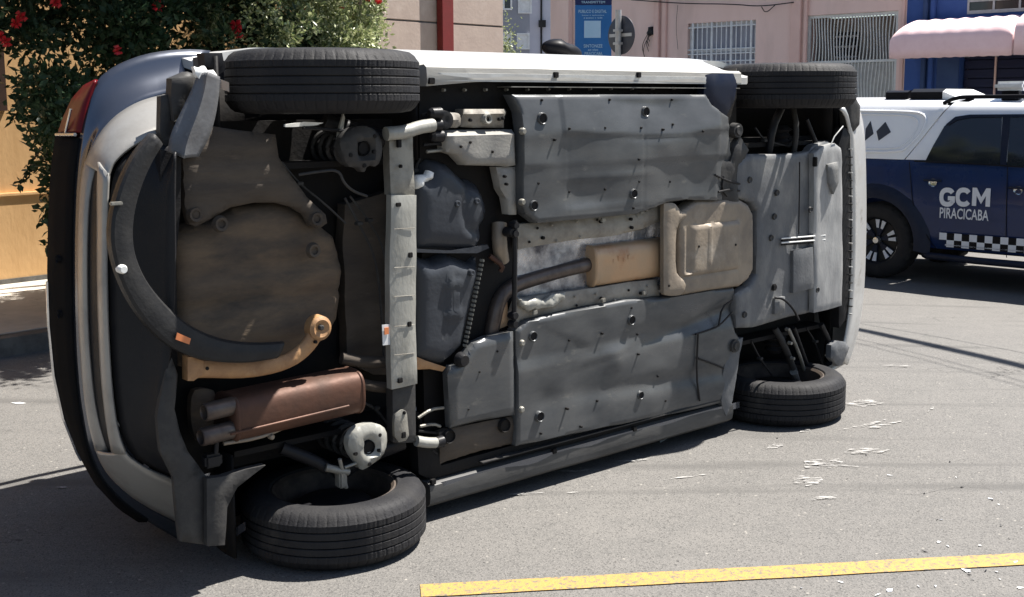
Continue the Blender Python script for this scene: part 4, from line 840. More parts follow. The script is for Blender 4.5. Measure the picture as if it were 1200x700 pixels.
plate('bumper_beam', [(190, 175), (206, 180), (206, 285), (198, 290), (190, 280)], .24, .04, M['bplastic'], car, lip=.012, bump=.004, cell=.04)
# tail lamp and tailgate
def cut(line, y0, y1):
    out = []
    for (a, b), (c_, d_) in zip(line[:-1], line[1:]):
        for t in np.linspace(0, 1, 12, endpoint=False):
            q = (a+(c_-a)*t, b+(d_-b)*t)
            if y0 <= q[1] <= y1: out.append(q)
    return out
yb, ys = .615, .80
loft('tail_lamp', [L3(cut(body[6:], 93, 156), yb), L3(cut(sil, 93, 156), ys), [(-0.43, 1.0, 1.62), (-0.54, 1.0, 1.48), (-0.60, 1.0, 1.34)]], M['red'], car, n=20, thick=.01, bulge=-.004)
tube('lamp_trim', [c3(88, 158, .625), c3(66, 158, .80)], .006, M['chrome'], car, 8, 0)
tube('lamp_trim', [c3(83, 128, .70), c3(78, 150, .72), c3(77, 156, .73)], .005, M['chrome'], car, 8, 0)
loft('tailgate', [L3(cut(body, 160, 612), yb), L3(cut(sil, 160, 612), ys), [(-0.60, 1.0, 1.34), (-0.64, 1.02, .87), (-0.60, 1.0, .38), (-0.45, 1.0, .14)]], M['hatch'], car, n=40, thick=.01)
tube('tailgate_edge', [tuple(np.array(p)+np.array([-.004, 0, 0])) for p in L3(cut(sil, 330, 540), ys)], .007, M['chrome'], car, 7, 0)
loft('rear_window', [[(-0.55, 1.05, 1.42), (-0.62, 1.05, .87), (-0.55, 1.05, .32)], [(-0.48, 1.25, 1.38), (-0.52, 1.26, .87), (-0.48, 1.25, .36)], [(-.41, 1.45, 1.36), (-.42, 1.46, .87), (-.41, 1.45, .38)]], M['glass'], car, thick=.03)
for q in ((77, 303), (79, 367)): x, z = X(*q, .7); lathe('tailgate_fixing', [(0, -.004), (.012, -.004), (.014, .01)], (x-.02, .7, z), (-1, 0, 0), M['bplastic'], car, 10)

# ================================================================== POLICE PICKUP
TF = Frame((3.72, 11.8, -.27), math.atan2(-.683, .73))
truck = empty('police_pickup', TF.o, TF.yaw, 'navy blue patrol pickup with white canopy, white roof and checkered stripe along its doors', 'pickup')
wx, wz_ = TF.at(1024, 287, -.0); rz0 = .395
zbelt = TF.at(1068, 188)[1]; zsill = TF.at(1110, 293)[1]; zroof = TF.at(1110, 119, .2)[1]
XF = wx+4.15; XR = wx-1.15
archp = [(wx+.47*math.cos(a), rz0+.47*math.sin(a)) for a in np.linspace(math.pi, 0, 18)]
fx = wx+3.2; archf = [(fx+.47*math.cos(a), rz0+.47*math.sin(a)) for a in np.linspace(math.pi, 0, 18)]
def cutz(A, z0): return [p for p in A if p[1] > z0]
bside = [(XR, .55)]+cutz(archp, zsill+.02)+[(wx+.55, zsill), (fx-.55, zsill)]+cutz(archf, zsill+.02)+[(XF-.05, .5), (XF, .8), (XF-.1, 1.05), (fx-.4, zbelt+.02), (XR, zbelt)]
def tb(u, v, d): return np.stack([u, .02-.045*np.sin(np.clip((v-zsill)/(zbelt-zsill), 0, 1)*math.pi)**.7+.02*np.exp(-(d/.01)), v], 1)
for far in (False, True):
    def fnb(u, v, d, far=far):
        q = tb(u, v, d); 
        if far: q[:, 1] = 1.86-q[:, 1]
        return q
    sheet('body_side', bside, fnb, M['tblue'], truck, .12, (.008,), (0, -.03 if far else .03, 0), 0)
def plat2(name, pix, y, t, m, parent=truck, local=False, **k): return plate(name, pix, y, t, m, parent, frame=TF, local=local, **k)
# wheel flares as a curved band
def flare(cx, y):
    V = []; Fc = []; n = 26
    for i in range(n):
        a = math.radians(-8+196*i/(n-1))
        for r, dy in ((.44, .03), (.445, -.045), (.53, -.05), (.60, .0)): V.append((cx+r*math.cos(a), y+dy, rz0+r*math.sin(a)))
    for i in range(n-1):
        for j in range(3): Fc.append((i*4+j, i*4+j+1, (i+1)*4+j+1, (i+1)*4+j))
    link('wheel_flare', V, Fc, M['tflare'], truck)
flare(wx, -.01); flare(fx, -.01)
def twheel(cx, y, s):
    wh = empty('wheel', (cx, y, rz0)); wh.parent = truck; wh.rotation_euler = (math.pi/2 if s > 0 else -math.pi/2, 0, 0)
    prof = [(.245, 0), (.30, .012), (.355, .004), (.38, -.012)]+[(.393-.010*(k % 2), -.03-k*.02) for k in range(11)]+[(.38, -.245), (.35, -.258), (.245, -.25)]
    lathe('tyre', prof, (0, 0, 0), (0, 0, 1), M['rubber'], wh, 120, lambda i, j, r, h: (r-.01 if (i % 5 == 0 and .375 < r) else r, h), sharp=28)
    lathe('rim', [(.245, 0), (.235, -.01), (.225, -.03), (.215, -.06), (0, -.09)], (0, 0, 0), (0, 0, 1), M['black'], wh, 40)
    for k in range(6):
        a = 2*math.pi*k/6+.3
        bm = bmesh.new()
        for s_ in (-.17, .17):
            p0 = Vector((math.cos(a)*.05, math.sin(a)*.05, -.055)); p1 = Vector((math.cos(a+s_)*.21, math.sin(a+s_)*.21, -.022)); q = (p1-p0).normalized().cross(Vector((0, 0, 1)))*.015
            vs = [bm.verts.new(p) for p in (p0-q, p0+q, p1+q*1.2, p1-q*1.2)]; vs += [bm.verts.new(v.co-Vector((0, 0, .03))) for v in vs]
            for f in ((0, 1, 2, 3), (7, 6, 5, 4), (0, 4, 5, 1), (1, 5, 6, 2), (2, 6, 7, 3), (3, 7, 4, 0)): bm.faces.new([vs[i] for i in f])
        frombm('rim_spoke', bm, M['tflare'], wh)
        # bright machined tips of the spokes
        bm = bmesh.new(); 
        for s_ in (-.17, .17):
            a1 = a+s_; r0_, r1_ = .13, .218
            p = [Vector((math.cos(a1+w__/r)*r, math.sin(a1+w__/r)*r, -.018-.02*(r < .2))) for r, w__ in ((r0_, -.012), (r0_, .012), (r1_, .022), (r1_, -.022))]
            vs = [bm.verts.new(v) for v in p]+[bm.verts.new(v-Vector((0, 0, .012))) for v in p]
            for f in ((0, 1, 2, 3), (7, 6, 5, 4), (0, 4, 5, 1), (1, 5, 6, 2), (2, 6, 7, 3), (3, 7, 4, 0)): bm.faces.new([vs[i] for i in f])
        if k != 9: frombm('spoke_tip', bm, M['decal'], wh)
    lathe('hub_cap', [(0, -.01), (.03, -.012), (.035, -.03), (.045, -.06)], (0, 0, 0), (0, 0, 1), M['chrome'], wh, 20)
for cx in (wx, fx): twheel(cx, .02, 1); twheel(cx, 1.84, -1)
# white canopy (side sheet leaning inward), cab pillar and roof
def lean(v): return .02+np.clip(v-zbelt, 0, 9)*.30
ztop = zroof
CN = TF.pts([(1106, 124), (1096, 138), (1080, 162), (1062, 187)], .08); 
can_poly = [(XR+.02, zbelt+.004), CN[3], CN[2], CN[1], CN[0], (CN[0][0]-.5, ztop+.0), (XR+.12, ztop-.01)]
gl0 = TF.pts([(1088, 190), (1096, 170), (1106, 148), (1118, 138), (1172, 136), (1176, 194)], .1)
pil = [(CN[3][0]+.012, zbelt+.004), (fx-.75, zbelt+.02), (fx-1.15, ztop-.04), (CN[0][0]+.012, ztop-.002), (CN[0][0]+.014, CN[0][1])]
pil = [(CN[3][0]+.014, zbelt+.004), (fx-.5, zbelt+.02), (fx-1.25, ztop-.03), (CN[0][0]+.05, ztop-.002), (CN[0][0]+.016, CN[0][1]), (CN[1][0]+.015, CN[1][1]), (CN[2][0]+.014, CN[2][1])]
for far in (False, True):
    f = (lambda u, v, d, far=far: np.stack([u, (1.86-lean(v)-.0 if far else lean(v))+(1 if not far else -1)*(.05*np.clip((v-ztop+.12)/.12, 0, 1)**2+.006*np.exp(-d/.006)), v], 1))
    sheet('canopy_side', can_poly, f, M['twhite'], truck, .05, (.006,), (0, -.03 if far else .03, 0))
    sheet('cab_side', pil, f, M['twhite'], truck, .05, (.006,), (0, -.03 if far else .03, 0))
ro = lambda x0, x1, z1, nm: extr(nm, [(.31, z1-.03), (.38, z1+.0), (.55, z1+.03), (.93, z1+.045), (1.31, z1+.03), (1.48, z1), (1.55, z1-.03)], x0, x1, M['twhite'], 8, None, truck)
ro(XR+.15, CN[0][0], ztop, 'canopy_roof'); ro(CN[0][0]+.04, fx-1.2, ztop, 'cab_roof')
def onlean(name, poly, m, off=-.006, t=.01, **k):
    return sheet(name, poly, lambda u, v, d: np.stack([u, lean(v)+off, v], 1), m, truck, .08, (.004,), (0, t, 0), **k)
# recessed panel outline on the canopy + diamonds
def frame_line(pix, r, m, nm, y=.1, closed=False):
    pts = TF.pts(pix, y); P = [(u, float(lean(v))-.004, v) for u, v in pts]; tube(nm, P+([P[0]] if closed else []), r, m, truck, 6, 1)
frame_line([(1000, 130), (1060, 131), (1078, 133), (1084, 140), (1080, 156), (1066, 172), (1058, 178), (1000, 178)], .012, M['twhite'], 'canopy_moulding')
frame_line([(1000, 134), (1056, 135), (1072, 138), (1076, 146), (1070, 160), (1060, 170), (1052, 174), (1000, 174)], .006, M['twhite'], 'canopy_moulding')
onlean('diamond_decal', TF.pts([(1027, 154), (1036, 143), (1044, 155), (1031, 165)], .1), M['diamond'], -.004)
onlean('diamond_decal', TF.pts([(1014, 151), (1018.5, 142), (1024, 157), (1015, 165)], .1), M['diamond'], -.004)
# windows
onlean('rear_door_window', gl0, M['glass'], -.008, .012)
gl1 = [(TF.at(1184, 195, .1)[0], TF.at(1184, 195, .1)[1]), (TF.at(1182, 136, .1)[0], TF.at(1182, 136, .1)[1]), (fx-1.32, ztop-.14), (fx-.72, zbelt+.04)]
onlean('front_door_window', gl1, M['glass'], -.008, .012)
onlean('window_divider', TF.pts([(1173, 136), (1182, 136), (1183, 195), (1176, 194)], .1), M['tflare'], -.010, .012)
onlean('rain_guard', TF.pts([(1108, 146), (1118, 137), (1135, 134.5), (1200, 134), (1200, 137), (1136, 138), (1120, 141), (1111, 147)], .1), M['tflare'], -.02, .015)
# windscreen, bonnet, nose
extr('windscreen', [(.32, 0), (1.54, 0)], 0, 1, M['glass'], 1, None, truck)
o = bpy.data.objects['windscreen']
def quad(name, P, m, parent, th=.02):
    o = link(name, P, [(0, 1, 2, 3)], m, parent, False); md = o.modifiers.new('thickness', 'SOLIDIFY'); md.thickness = th; return o
for ob in [o for o in bpy.data.objects if o.name.startswith('windscreen') and o.parent == truck]: bpy.data.objects.remove(ob)
quad('windscreen', [(fx-1.2, .33, ztop), (fx-1.2, 1.53, ztop), (fx-.42, 1.72, zbelt+.04), (fx-.42, .14, zbelt+.04)], M['glass'], truck)
quad('bonnet', [(fx-.42, .06, zbelt+.02), (fx-.42, 1.8, zbelt+.02), (XF-.1, 1.76, 1.06), (XF-.1, .1, 1.06)], M['tblue'], truck, .03)
quad('grille', [(XF-.05, .05, .45), (XF-.05, 1.81, .45), (XF-.1, 1.76, 1.05), (XF-.1, .1, 1.05)], M['tflare'], truck, .05)
quad('tailgate', [(XR, .04, .55), (XR, 1.82, .55), (XR, 1.82, zbelt), (XR, .04, zbelt)], M['tblue'], truck, .04)
quad('canopy_rear_window', [(XR+.02, .06, zbelt+.01), (XR+.02, 1.8, zbelt+.01), (XR+.14, 1.56, ztop-.02), (XR+.14, .3, ztop-.02)], M['glass'], truck, .02)
boxes('chassis', [(XR+.1, XF-.2, .45, 1.41, .30, .50), (wx+.6, fx-.6, .15, 1.71, .42, .60)], M['dark'], truck)
boxes('axle', [(wx-.05, wx+.05, .2, 1.66, .34, .44), (fx-.05, fx+.05, .2, 1.66, .34, .44)], M['black'], truck)
# side step
sx0, sz = TF.at(1082, 300, -.02)
tube('side_step', [(sx0-.02, .06, sz+.02), (sx0+.06, -.03, sz), (fx-.7, -.03, sz), (fx-.6, .06, sz+.02)], .035, M['tflare'], truck, 12, 1)
# seams, handles
def tseam(pix, nm='door_seam', r=.004):
    tube(nm, [(u, -.028, v) for u, v in TF.pts(pix, -.02)], r, M['gloss'], truck, 5, 1)
tseam([(1066, 190), (1068, 215), (1070, 240), (1080, 265), (1092, 285), (1098, 292)]); tseam([(1181, 196), (1180, 240), (1179, 290), (1180, 302)])
tseam([(1072, 189), (1130, 191), (1200, 196)], 'belt_strip', .008)
def handle(px, py):
    x, z = TF.at(px, py, -.03); w_ = .085
    lathe('handle_cup', [(0, .01), (.03, .008), (.042, -.002)], (x, -.026, z-.012), (0, 1, 0), M['chrome'], truck, 18)
    tube('door_handle', [(x-w_, -.03, z+.012), (x-w_*.6, -.058, z+.014), (x+w_*.6, -.058, z+.014), (x+w_, -.03, z+.012)], .012, M['tflare'], truck, 8, 1)
handle(1093, 213); handle(1193, 222)
# lettering
def text(body_, px0, px1, py0, py1, fr, y, m, parent, name, offset=.0, ext=.002, xs=None):
    cu = bpy.data.curves.new(name, 'FONT'); cu.body = body_; cu.size = 1; cu.extrude = .01; cu.offset = offset; cu.resolution_u = 3
    ob = bpy.data.objects.new(name, cu); C.objects.link(ob); dg = bpy.context.evaluated_depsgraph_get(); me = bpy.data.meshes.new_from_object(ob.evaluated_get(dg)); bpy.data.objects.remove(ob)
    co = np.array([v.co for v in me.vertices]); mn, mxx = co.min(0), co.max(0)
    a = fr.at(px0, py1, y); b = fr.at(px1, py0, y)
    for v, c in zip(me.vertices, co):
        f = (c-mn)/np.maximum(mxx-mn, 1e-6); v.co = (a[0]+(b[0]-a[0])*f[0], y-ext*(f[2]), a[1]+(b[1]-a[1])*f[1])
    return fin(name, me, m, parent, False)
# both lines stand level on the door, so their pixel boxes are the photo's at mid width
def big_letter(ch, px0, px1, py0, py1):
    x0, z1 = TF.at(px0, py0, -.03); x1, z0 = TF.at(px1, py1, -.03); w_, h_ = x1-x0, z1-z0; Q = []
    if ch == 'M': Q = [[(0, 0), (.24, 0), (.24, 1), (0, 1)], [(.76, 0), (1, 0), (1, 1), (.76, 1)], [(.241, 1), (.241, .58), (.50, .12), (.50, .50)], [(.759, 1), (.759, .58), (.501, .12), (.501, .50)]]
    else:
        a0, a1, n = (.62, 2*math.pi-.62, 18); P = lambda a, r: (.5+.5*r*math.copysign(abs(math.cos(a))**.85, math.cos(a)), .5+.5*r*math.copysign(abs(math.sin(a))**.85, math.sin(a)))
        for k in range(n):
            a, b = a0+(a1-a0)*k/n, a0+(a1-a0)*(k+1)/n; ro_, ri_ = 1.0, .50; Q.append([P(a, ro_), P(b, ro_), P(b, ri_), P(a, ri_)])
        if ch == 'G': Q += [[(.54, .34), (.98, .34), (.98, .56), (.54, .56)], [(.76, .14), (.98, .24), (.98, .339), (.76, .339)]]
    bm = bmesh.new()
    for q in Q:
        A = [bm.verts.new((x0+w_*u, -.0335, z0+h_*v)) for u, v in q]; B_ = [bm.verts.new((x0+w_*u, -.029, z0+h_*v)) for u, v in q]
        bm.faces.new(A); bm.faces.new(B_[::-1])
        for k in range(4): bm.faces.new((A[k], B_[k], B_[(k+1) % 4], A[(k+1) % 4]))
    frombm('door_lettering', bm, M['decal'], truck, False)
big_letter('G', 1101.5, 1119, 219.5, 243); big_letter('C', 1120.5, 1138, 219.5, 243); big_letter('M', 1140, 1160, 220, 242.5)
text('PIRACICABA', 1101, 1159, 246.5, 255.5, TF, -.030, M['decal'], truck, 'door_lettering', .014)
# checkered stripe
cx0, cz0 = TF.at(1101, 275, -.03); cell_ = .074
for r_ in range(2):
    for k in range(40):
        x = cx0+k*cell_; 
        if x > fx-.6: break
        z = cz0+.02-.0*k-r_*cell_*.92
        if r_ == 1 and k < 1: continue
        o = boxes('checker_square', [(x, x+cell_, -.034, -.026, z-cell_*.92, z)], M['decal'] if (k+r_) % 2 == 0 else M['gloss'], truck, 0, False)
boxes('checker_border', [(cx0+.06, fx-.6, -.034, -.026, cz0+.02-cell_*1.5-.012, cz0+.02-cell_*1.5-.001)], M['decal'], truck)
# roof things
zr_ = ztop+.045
extr('roof_pod', [(.5, zr_-.02), (.5, zr_+.05), (.56, zr_+.07), (1.2, zr_+.07), (1.25, zr_-.02)], TF.at(1038, 110, .5)[0], TF.at(1064, 110, .5)[0], M['gloss'], 2, None, truck)
extr('roof_pod', [(.48, zr_-.02), (.48, zr_+.05), (.56, zr_+.085), (1.2, zr_+.085), (1.25, zr_-.02)], TF.at(1068, 110, .5)[0], TF.at(1105, 110, .5)[0], M['gloss'], 2, None, truck)
extr('roof_pod_end', [(.48, zr_-.02), (.48, zr_+.05), (.56, zr_+.08), (1.2, zr_+.08), (1.25, zr_-.02)], TF.at(1105.5, 110, .5)[0], TF.at(1124, 110, .5)[0], M['wpaint'], 6, lambda x, y, z: (y, z-.06*max(0, (x-TF.at(1108, 110, .5)[0])/.14)), truck)
x0, z0 = TF.at(1102, 121, .22); x1 = fx-1.3
tube('roof_rail', [(x0, .30, ztop-.02), (x0+.12, .29, ztop+.035), (x0+.3, .29, ztop+.045), (x1, .29, ztop+.045)], .02, M['gloss'], truck, 8, 1)
tube('roof_rail', [(x0+.05, .30, ztop-.03), (x0+.16, .29, ztop-.02), (x0+.3, .29, ztop+.03)], .018, M['gloss'], truck, 8, 0)
lx, lz = TF.at(1178, 100, .6)
boxes('light_bar', [(lx-.02, lx+.28, .35, 1.5, lz-.055, lz+.035)], M['wpaint'], truck, .03)
for yy_ in (.4, 1.3): boxes('light_bar_foot', [(lx+.04, lx+.2, yy_, yy_+.1, ztop, lz-.05)], M['gloss'], truck, .01)
boxes('light_bar_lens', [(lx-.03, lx-.021, .45, 1.4, lz-.035, lz+.015)], M['glass'], truck, .003)

# ================================================================== LEFT WALLS
yw = empty('ochre_wall', WF.o, WF.yaw, 'weathered ochre rendered wall with a low ledge behind the flowering shrub', 'wall')
lz_ = WF.at(20, 230, -.03)[1]
boxes('upper_wall', [(-14, 3.30, 0, .3, lz_+.03, 4.6)], M['tan'], yw)
boxes('lower_wall', [(-14, 3.30, -.035, .3, -.3, lz_)], M['tan'], yw)
boxes('wall_ledge', [(-14, 3.30, -.05, .3, lz_+.001, lz_+.029)], M['tan'], yw, .006)
boxes('wall_foot', [(-14, 3.30, -.045, -.036, -.2, .16)], M['kerb'], yw)
sh = empty('wooden_shutter', WF.o, WF.yaw, 'dark brown window shutter on the ochre wall at the left edge', 'shutter')
a = WF.at(8.5, 130, -.04); boxes('shutter_frame', [(a[0]-1.1, a[0], -.05, -.001, a[1], a[1]+.07), (a[0]-1.1, a[0], -.05, -.001, a[1]+1.2, a[1]+1.27), (a[0]-.08, a[0]-.001, -.05, -.001, a[1]+.071, a[1]+1.199), (a[0]-1.1, a[0]-1.02, -.05, -.001, a[1]+.071, a[1]+1.199)], M['wood'], sh)
for k in range(14): boxes('shutter_slat', [(a[0]-1.019, a[0]-.081, -.035, -.002, a[1]+.08+k*.08, a[1]+.14+k*.08)], M['wood'], sh)
bw = empty('panel_wall', WF.o, WF.yaw, 'beige concrete panel wall ending at the street corner behind the car', 'wall')
xe = WF.at(590, 30, 0)[0]; xj = WF.at(524, 30, 0)[0]; zj = WF.at(480, 25, 0)[1]
for k in range(5):
    z0 = zj+(k-3)*1.0
    for x0, x1 in ((3.32, xj-.012), (xj+.002, xe)):
        o = boxes('concrete_panel', [(x0, x1, random.uniform(0, .008), .16, z0+.012, z0+.995)], M['beige'], bw, .006)
        boxes('panel_joint', [(x0, x1, .02, .15, z0-.004, z0+.011)], M['kerb'], bw)
boxes('wall_core', [(3.33, xe-.01, .155, .3, -.4, zj+1.99)], M['beige'], bw)
rp = empty('red_post', WF.o, WF.yaw, 'dark red steel post standing against the beige panel wall', 'post')
a = WF.at(516.5, 60, -.06)[0]; b = WF.at(530, 60, -.06)[0]
boxes('post_shaft', [(a, b, -.09, -.002, -.3, 4.8)], M['redpost'], rp, .006); boxes('post_foot', [(a-.06, b+.06, -.15, -.003, -.3, .135)], M['redpost'], rp)

# ================================================================== PINK HOUSE
ph = empty('pink_house', PF.o, PF.yaw, 'pale pink rendered house with barred window and tall grey gate across the street', 'house')
P = PF.at
xL = P(649, 60)[0]; xR = P(1061, 60)[0]; hgt = 4.3
gx0, gz1 = P(946, 18); gx1, _ = P(1053, 14); gzt = (P(946, 18)[1]+P(1053, 13)[1])/2
wx0, wzt = P(806, 28); wx1 = P(886, 23)[0]; wzb = P(845, 92)[1]; wzt = (P(806, 28)[1]+P(886, 23)[1])/2
g0 = -.35
boxes('wall', [(xL, wx0, 0, .3, g0, hgt), (wx1, gx0, 0, .3, g0, hgt), (gx1, xR, 0, .3, g0, hgt), (wx0+.0001, wx1-.0001, .001, .3, g0, wzb), (wx0+.0001, wx1-.0001, .001, .3, wzt, hgt), (gx0+.0001, gx1-.0001, .001, .3, gzt, hgt)], M['pink'], ph)
boxes('side_wall', [(xL+.001, xL+.3, .301, 6, g0, hgt), (xR-.3, xR-.001, .301, 6, g0, hgt)], M['pink'], ph); boxes('roof', [(xL+.01, xR-.01, .02, 6, hgt-.2, hgt-.02)], M['pink2'], ph)
def pil_(pa, pb, y=-.07, m='pink2', name='pilaster'):
    a, b = P(pa, 40)[0], P(pb, 40)[0]; boxes(name, [(a, b, y, -.001, g0, hgt)], M[m], ph, .008)
pil_(928, 940); pil_(943, 947, -.05); pil_(768, 774); pil_(777, 782, -.05); pil_(649.5, 671, -.12, 'pink'); pil_(1056, 1060.5, -.03)
boxes('plinth', [(xL+.01, gx0-.01, -.04, -.0015, g0, .55)], M['pink2'], ph)
# window
wn = boxes('window', [(wx0, wx0+.07, .08, .14, wzb, wzt), (wx1-.07, wx1, .08, .14, wzb, wzt), (wx0+.071, wx1-.071, .08, .14, wzt-.07, wzt), (wx0+.071, wx1-.071, .08, .14, wzb, wzb+.07), (wx0+.071, wx1-.071, .08, .13, wzt-.52, wzt-.46)], M['wpaint'], ph)
boxes('pane', [(wx0+.07, wx1-.07, .12, .125, wzb+.07, wzt-.07)], M['curtain'], wn)
for k in range(13):
    x = wx0+(wx1-wx0)*(k+1)/14; tube('window_bar', [(x, .02, wzb), (x, .02, wzt)], .011 if k % 4 else .022, M['wpaint'], wn, 6, 0)
for z in (wzt-.08, wzt-.47, wzt-.55, wzb+.3): tube('window_bar', [(wx0, .02, z), (wx1, .02, z)], .012, M['wpaint'], wn, 6, 0)
boxes('sill', [(wx0-.05, wx1+.05, -.05, .1, wzb-.06, wzb-.001)], M['pink2'], wn)
# gate: recessed porch wall, door and wavy bars
gt = boxes('gate', [(gx0+.002, gx0+.05, .03, .07, g0, gzt-.002), (gx1-.05, gx1-.002, .03, .07, g0, gzt-.002), (gx0+.051, gx1-.051, .03, .07, gzt-.05, gzt-.003), (gx0+.051, gx1-.051, .032, .068, P(1000, 72)[1]-.02, P(1000, 72)[1]+.02)], M['gatebar'], ph)
boxes('porch_wall', [(gx0, gx1, .95, 1.0, g0, gzt), (gx0-.05, gx0-.001, .301, 1.0, g0, gzt), (gx1+.001, gx1+.05, .301, 1.0, g0, gzt)], M['gategrey'], ph)
dw0 = P(979, 40, .9)[0]; dw1 = P(1006, 40, .9)[0]
boxes('porch_window', [(dw0, dw1, .9, .945, P(990, 72, .9)[1], P(990, 38, .9)[1])], M['glass'], ph)
for k in range(3): boxes('porch_window_bar', [(dw0+.0, dw1, .88, .899, P(990, 44+k*12, .9)[1], P(990, 44+k*12, .9)[1]+.03)], M['wpaint'], ph)
nb = 26
for k in range(nb):
    x = gx0+.06+(gx1-gx0-.12)*(k+.5)/nb; pts = [(x+.018*math.sin(z*5.2+k*.4), .05, z) for z in np.linspace(g0, gzt-.05, 34)]
    tube('gate_bar', pts, .012, M['gatebar'], gt, 5, 0)
boxes('gate_sheet', [(gx0+.052, gx1-.052, .055, .062, g0, P(1000, 72)[1]-.03)], M['gategrey'], gt)
# meter box with loose wires
mb = empty('meter_box', PF.o, PF.yaw, 'small broken black junction box with dangling wires on the pink wall', 'junction box')
x, z = P(762.5, 37, -.05)
lathe('box_body', [(0, -.05), (.05, -.05), (.075, -.03), (.085, .04)], (x, -.04, z), (0, 1, 0), M['black'], mb, 9, lambda i, j, r, h: (r*(1+.3*math.sin(i*2.2)), h))
for k in range(5):
    xx = x+random.uniform(-.07, .03); tube('loose_wire', [(xx, -.03, z), (xx-.05*k, -.06, z-.1-.05*k), (xx-.04*k+.03, -.04, z-.18-.09*k)], .007, M['cable'], mb, 5, 2)
wr = empty('wall_cable', PF.o, PF.yaw, 'thin black cable strung along the top of the pink facade', 'cable')
tube('cable_run', [(*[P(740, 0, -.1)[0]], -.1, P(740, 0, -.1)[1]), (P(800, 4.5, -.1)[0], -.1, P(800, 4.5, -.1)[1]), (P(860, 5, -.1)[0], -.1, P(860, 5, -.1)[1]), (P(890, 8, -.1)[0], -.1, P(890, 8, -.1)[1]), (P(930, 3, -.1)[0], -.1, P(930, 3, -.1)[1])], .010, M['cable'], wr, 5, 2)
tube('cable_drop', [(P(892, 8, -.1)[0], -.09, P(892, 8, -.1)[1]), (P(896, 18, -.1)[0], -.07, P(896, 16, -.1)[1]), (P(908, 6, -.1)[0], -.09, P(908, 6, -.1)[1])], .008, M['cable'], wr, 5, 2)
tube('cable_drop', [(P(794, 6, -.1)[0], -.09, P(794, 6, -.1)[1]), (P(790, 30, -.1)[0], -.05, P(790, 30, -.1)[1]), (P(793, 58, -.1)[0], -.06, P(793, 58, -.1)[1])], .004, M['cable'], wr, 5, 2)

# ================================================================== BLUE SHOP
bs = empty('blue_shop', PF.o, PF.yaw, 'deep blue painted shop beside the pink house with a dark shutter', 'shop')
xa = xR+.005; xb = P(1200, 60)[0]+6
dx0 = P(1124, 100)[0]; dzt = P(1140, 62)[1]
boxes('wall', [(xa, dx0, -.01, .3, g0, 3.4), (dx0+.001, xb, -.009, .3, dzt, 3.4), (dx0+3.4, xb-.001, -.009, .3, g0, dzt-.001)], M['blue'], bs)
boxes('roof', [(xa+.01, xb-.01, .02, 6, 3.2, 3.38)], M['bluedk'], bs)
boxes('pilaster', [(P(1083, 40)[0], P(1088.5, 40)[0], -.09, -.011, g0, 3.4)], M['bluedk'], bs, .01); boxes('pilaster', [(P(1091, 40)[0], P(1097, 40)[0], -.07, -.011, g0, 3.4)], M['blue'], bs, .01)
boxes('shop_panel', [(P(1098, 100)[0], dx0-.01, -.03, -.0105, g0, dzt)], M['bluedk'], bs)
for k in range(22):
    z = g0+k*.14
    if z > dzt-.02: break
    boxes('shutter_slat', [(dx0+.02, dx0+3.38, .12, .15, z, z+.128)], M['shutter'], bs, .004)
boxes('shutter_backing', [(dx0+.001, dx0+3.399, .301, .34, g0, dzt+.2)], M['shutter'], bs)  # dark sheet added so no light shows between the slats
boxes('shutter_rail', [(P(1162.5, 100)[0]-.012, P(1162.5, 100)[0]+.012, .09, .119, g0, dzt)], M['pink2'], bs)
vx0, vz0 = P(1134, 17); vz1 = P(1134, 3)[1]
vw = boxes('vent_window', [(vx0, vx0+3, -.03, -.012, vz0, vz0+.05), (vx0, vx0+3, -.03, -.012, vz1, vz1+.05)]+[(vx0+k*.375, vx0+k*.375+.03, -.03, -.012, vz0+.051, vz1-.001) for k in range(9)], M['galv'], bs)
boxes('pane', [(vx0, vx0+3, -.0118, -.0105, vz0+.02, vz1+.02)], M['glass'], vw)
# awning: scalloped barrel canopy on a frame
aw = empty('awning', PF.o, PF.yaw, 'faded pink barrel awning over the blue shop front', 'awning')
ax0 = P(1043, 80, -.75)[0]; ax1 = P(1186, 80, -.75)[0]; zlo = P(1120, 67, -.8)[1]; zmid = P(1120, 45, -.8)[1]; zhi = P(1120, 21, -.1)[1]
V = []; Fc = []; n = 70; K = 16
for i in range(n+1):
    f = i/n; x = ax0+(ax1-ax0)*f; edge = min(f, 1-f)*n/7
    sq = math.sqrt(max(0, 1-(1-min(1, edge))**2))
    prof = [(-.80, zlo+.004*math.sin(i)), (-.805, zlo+(zmid-zlo)*.5), (-.80, zmid)]
    for k in range(1, K-2):
        a = math.pi/2*k/(K-3); sag = .018*math.sin(f*math.pi*8)**2
        prof.append((-.80+.75*(1-math.cos(a)), zmid+(zhi-zmid)*math.sin(a)-sag*math.sin(a)))
    for (y, z) in prof:
        z2 = z if z <= zmid else zmid+(z-zmid)*(.25+.75*sq)
        V.append((x, y, z2))
m_ = len(prof)
for i in range(n):
    for j in range(m_-1): Fc.append((i*m_+j, (i+1)*m_+j, (i+1)*m_+j+1, i*m_+j+1))
Fc.append(tuple(range(m_))); 
Fc.append(tuple(n*m_+j for j in range(m_))[::-1])
o = link('canvas', V, Fc, M['awn_top'], aw); md = o.modifiers.new('thickness', 'SOLIDIFY'); md.thickness = .006
for k in range(5):
    x = ax0+.05+(ax1-ax0-.1)*k/4; tube('frame_rib', [(x, -.02, zlo+.03), (x, -.78, zlo+.03)], .015, M['galv'], aw, 6, 0)
tube('frame_rail', [(ax0+.03, -.78, zlo+.02), (ax1-.03, -.78, zlo+.02)], .015, M['galv'], aw, 6, 0)
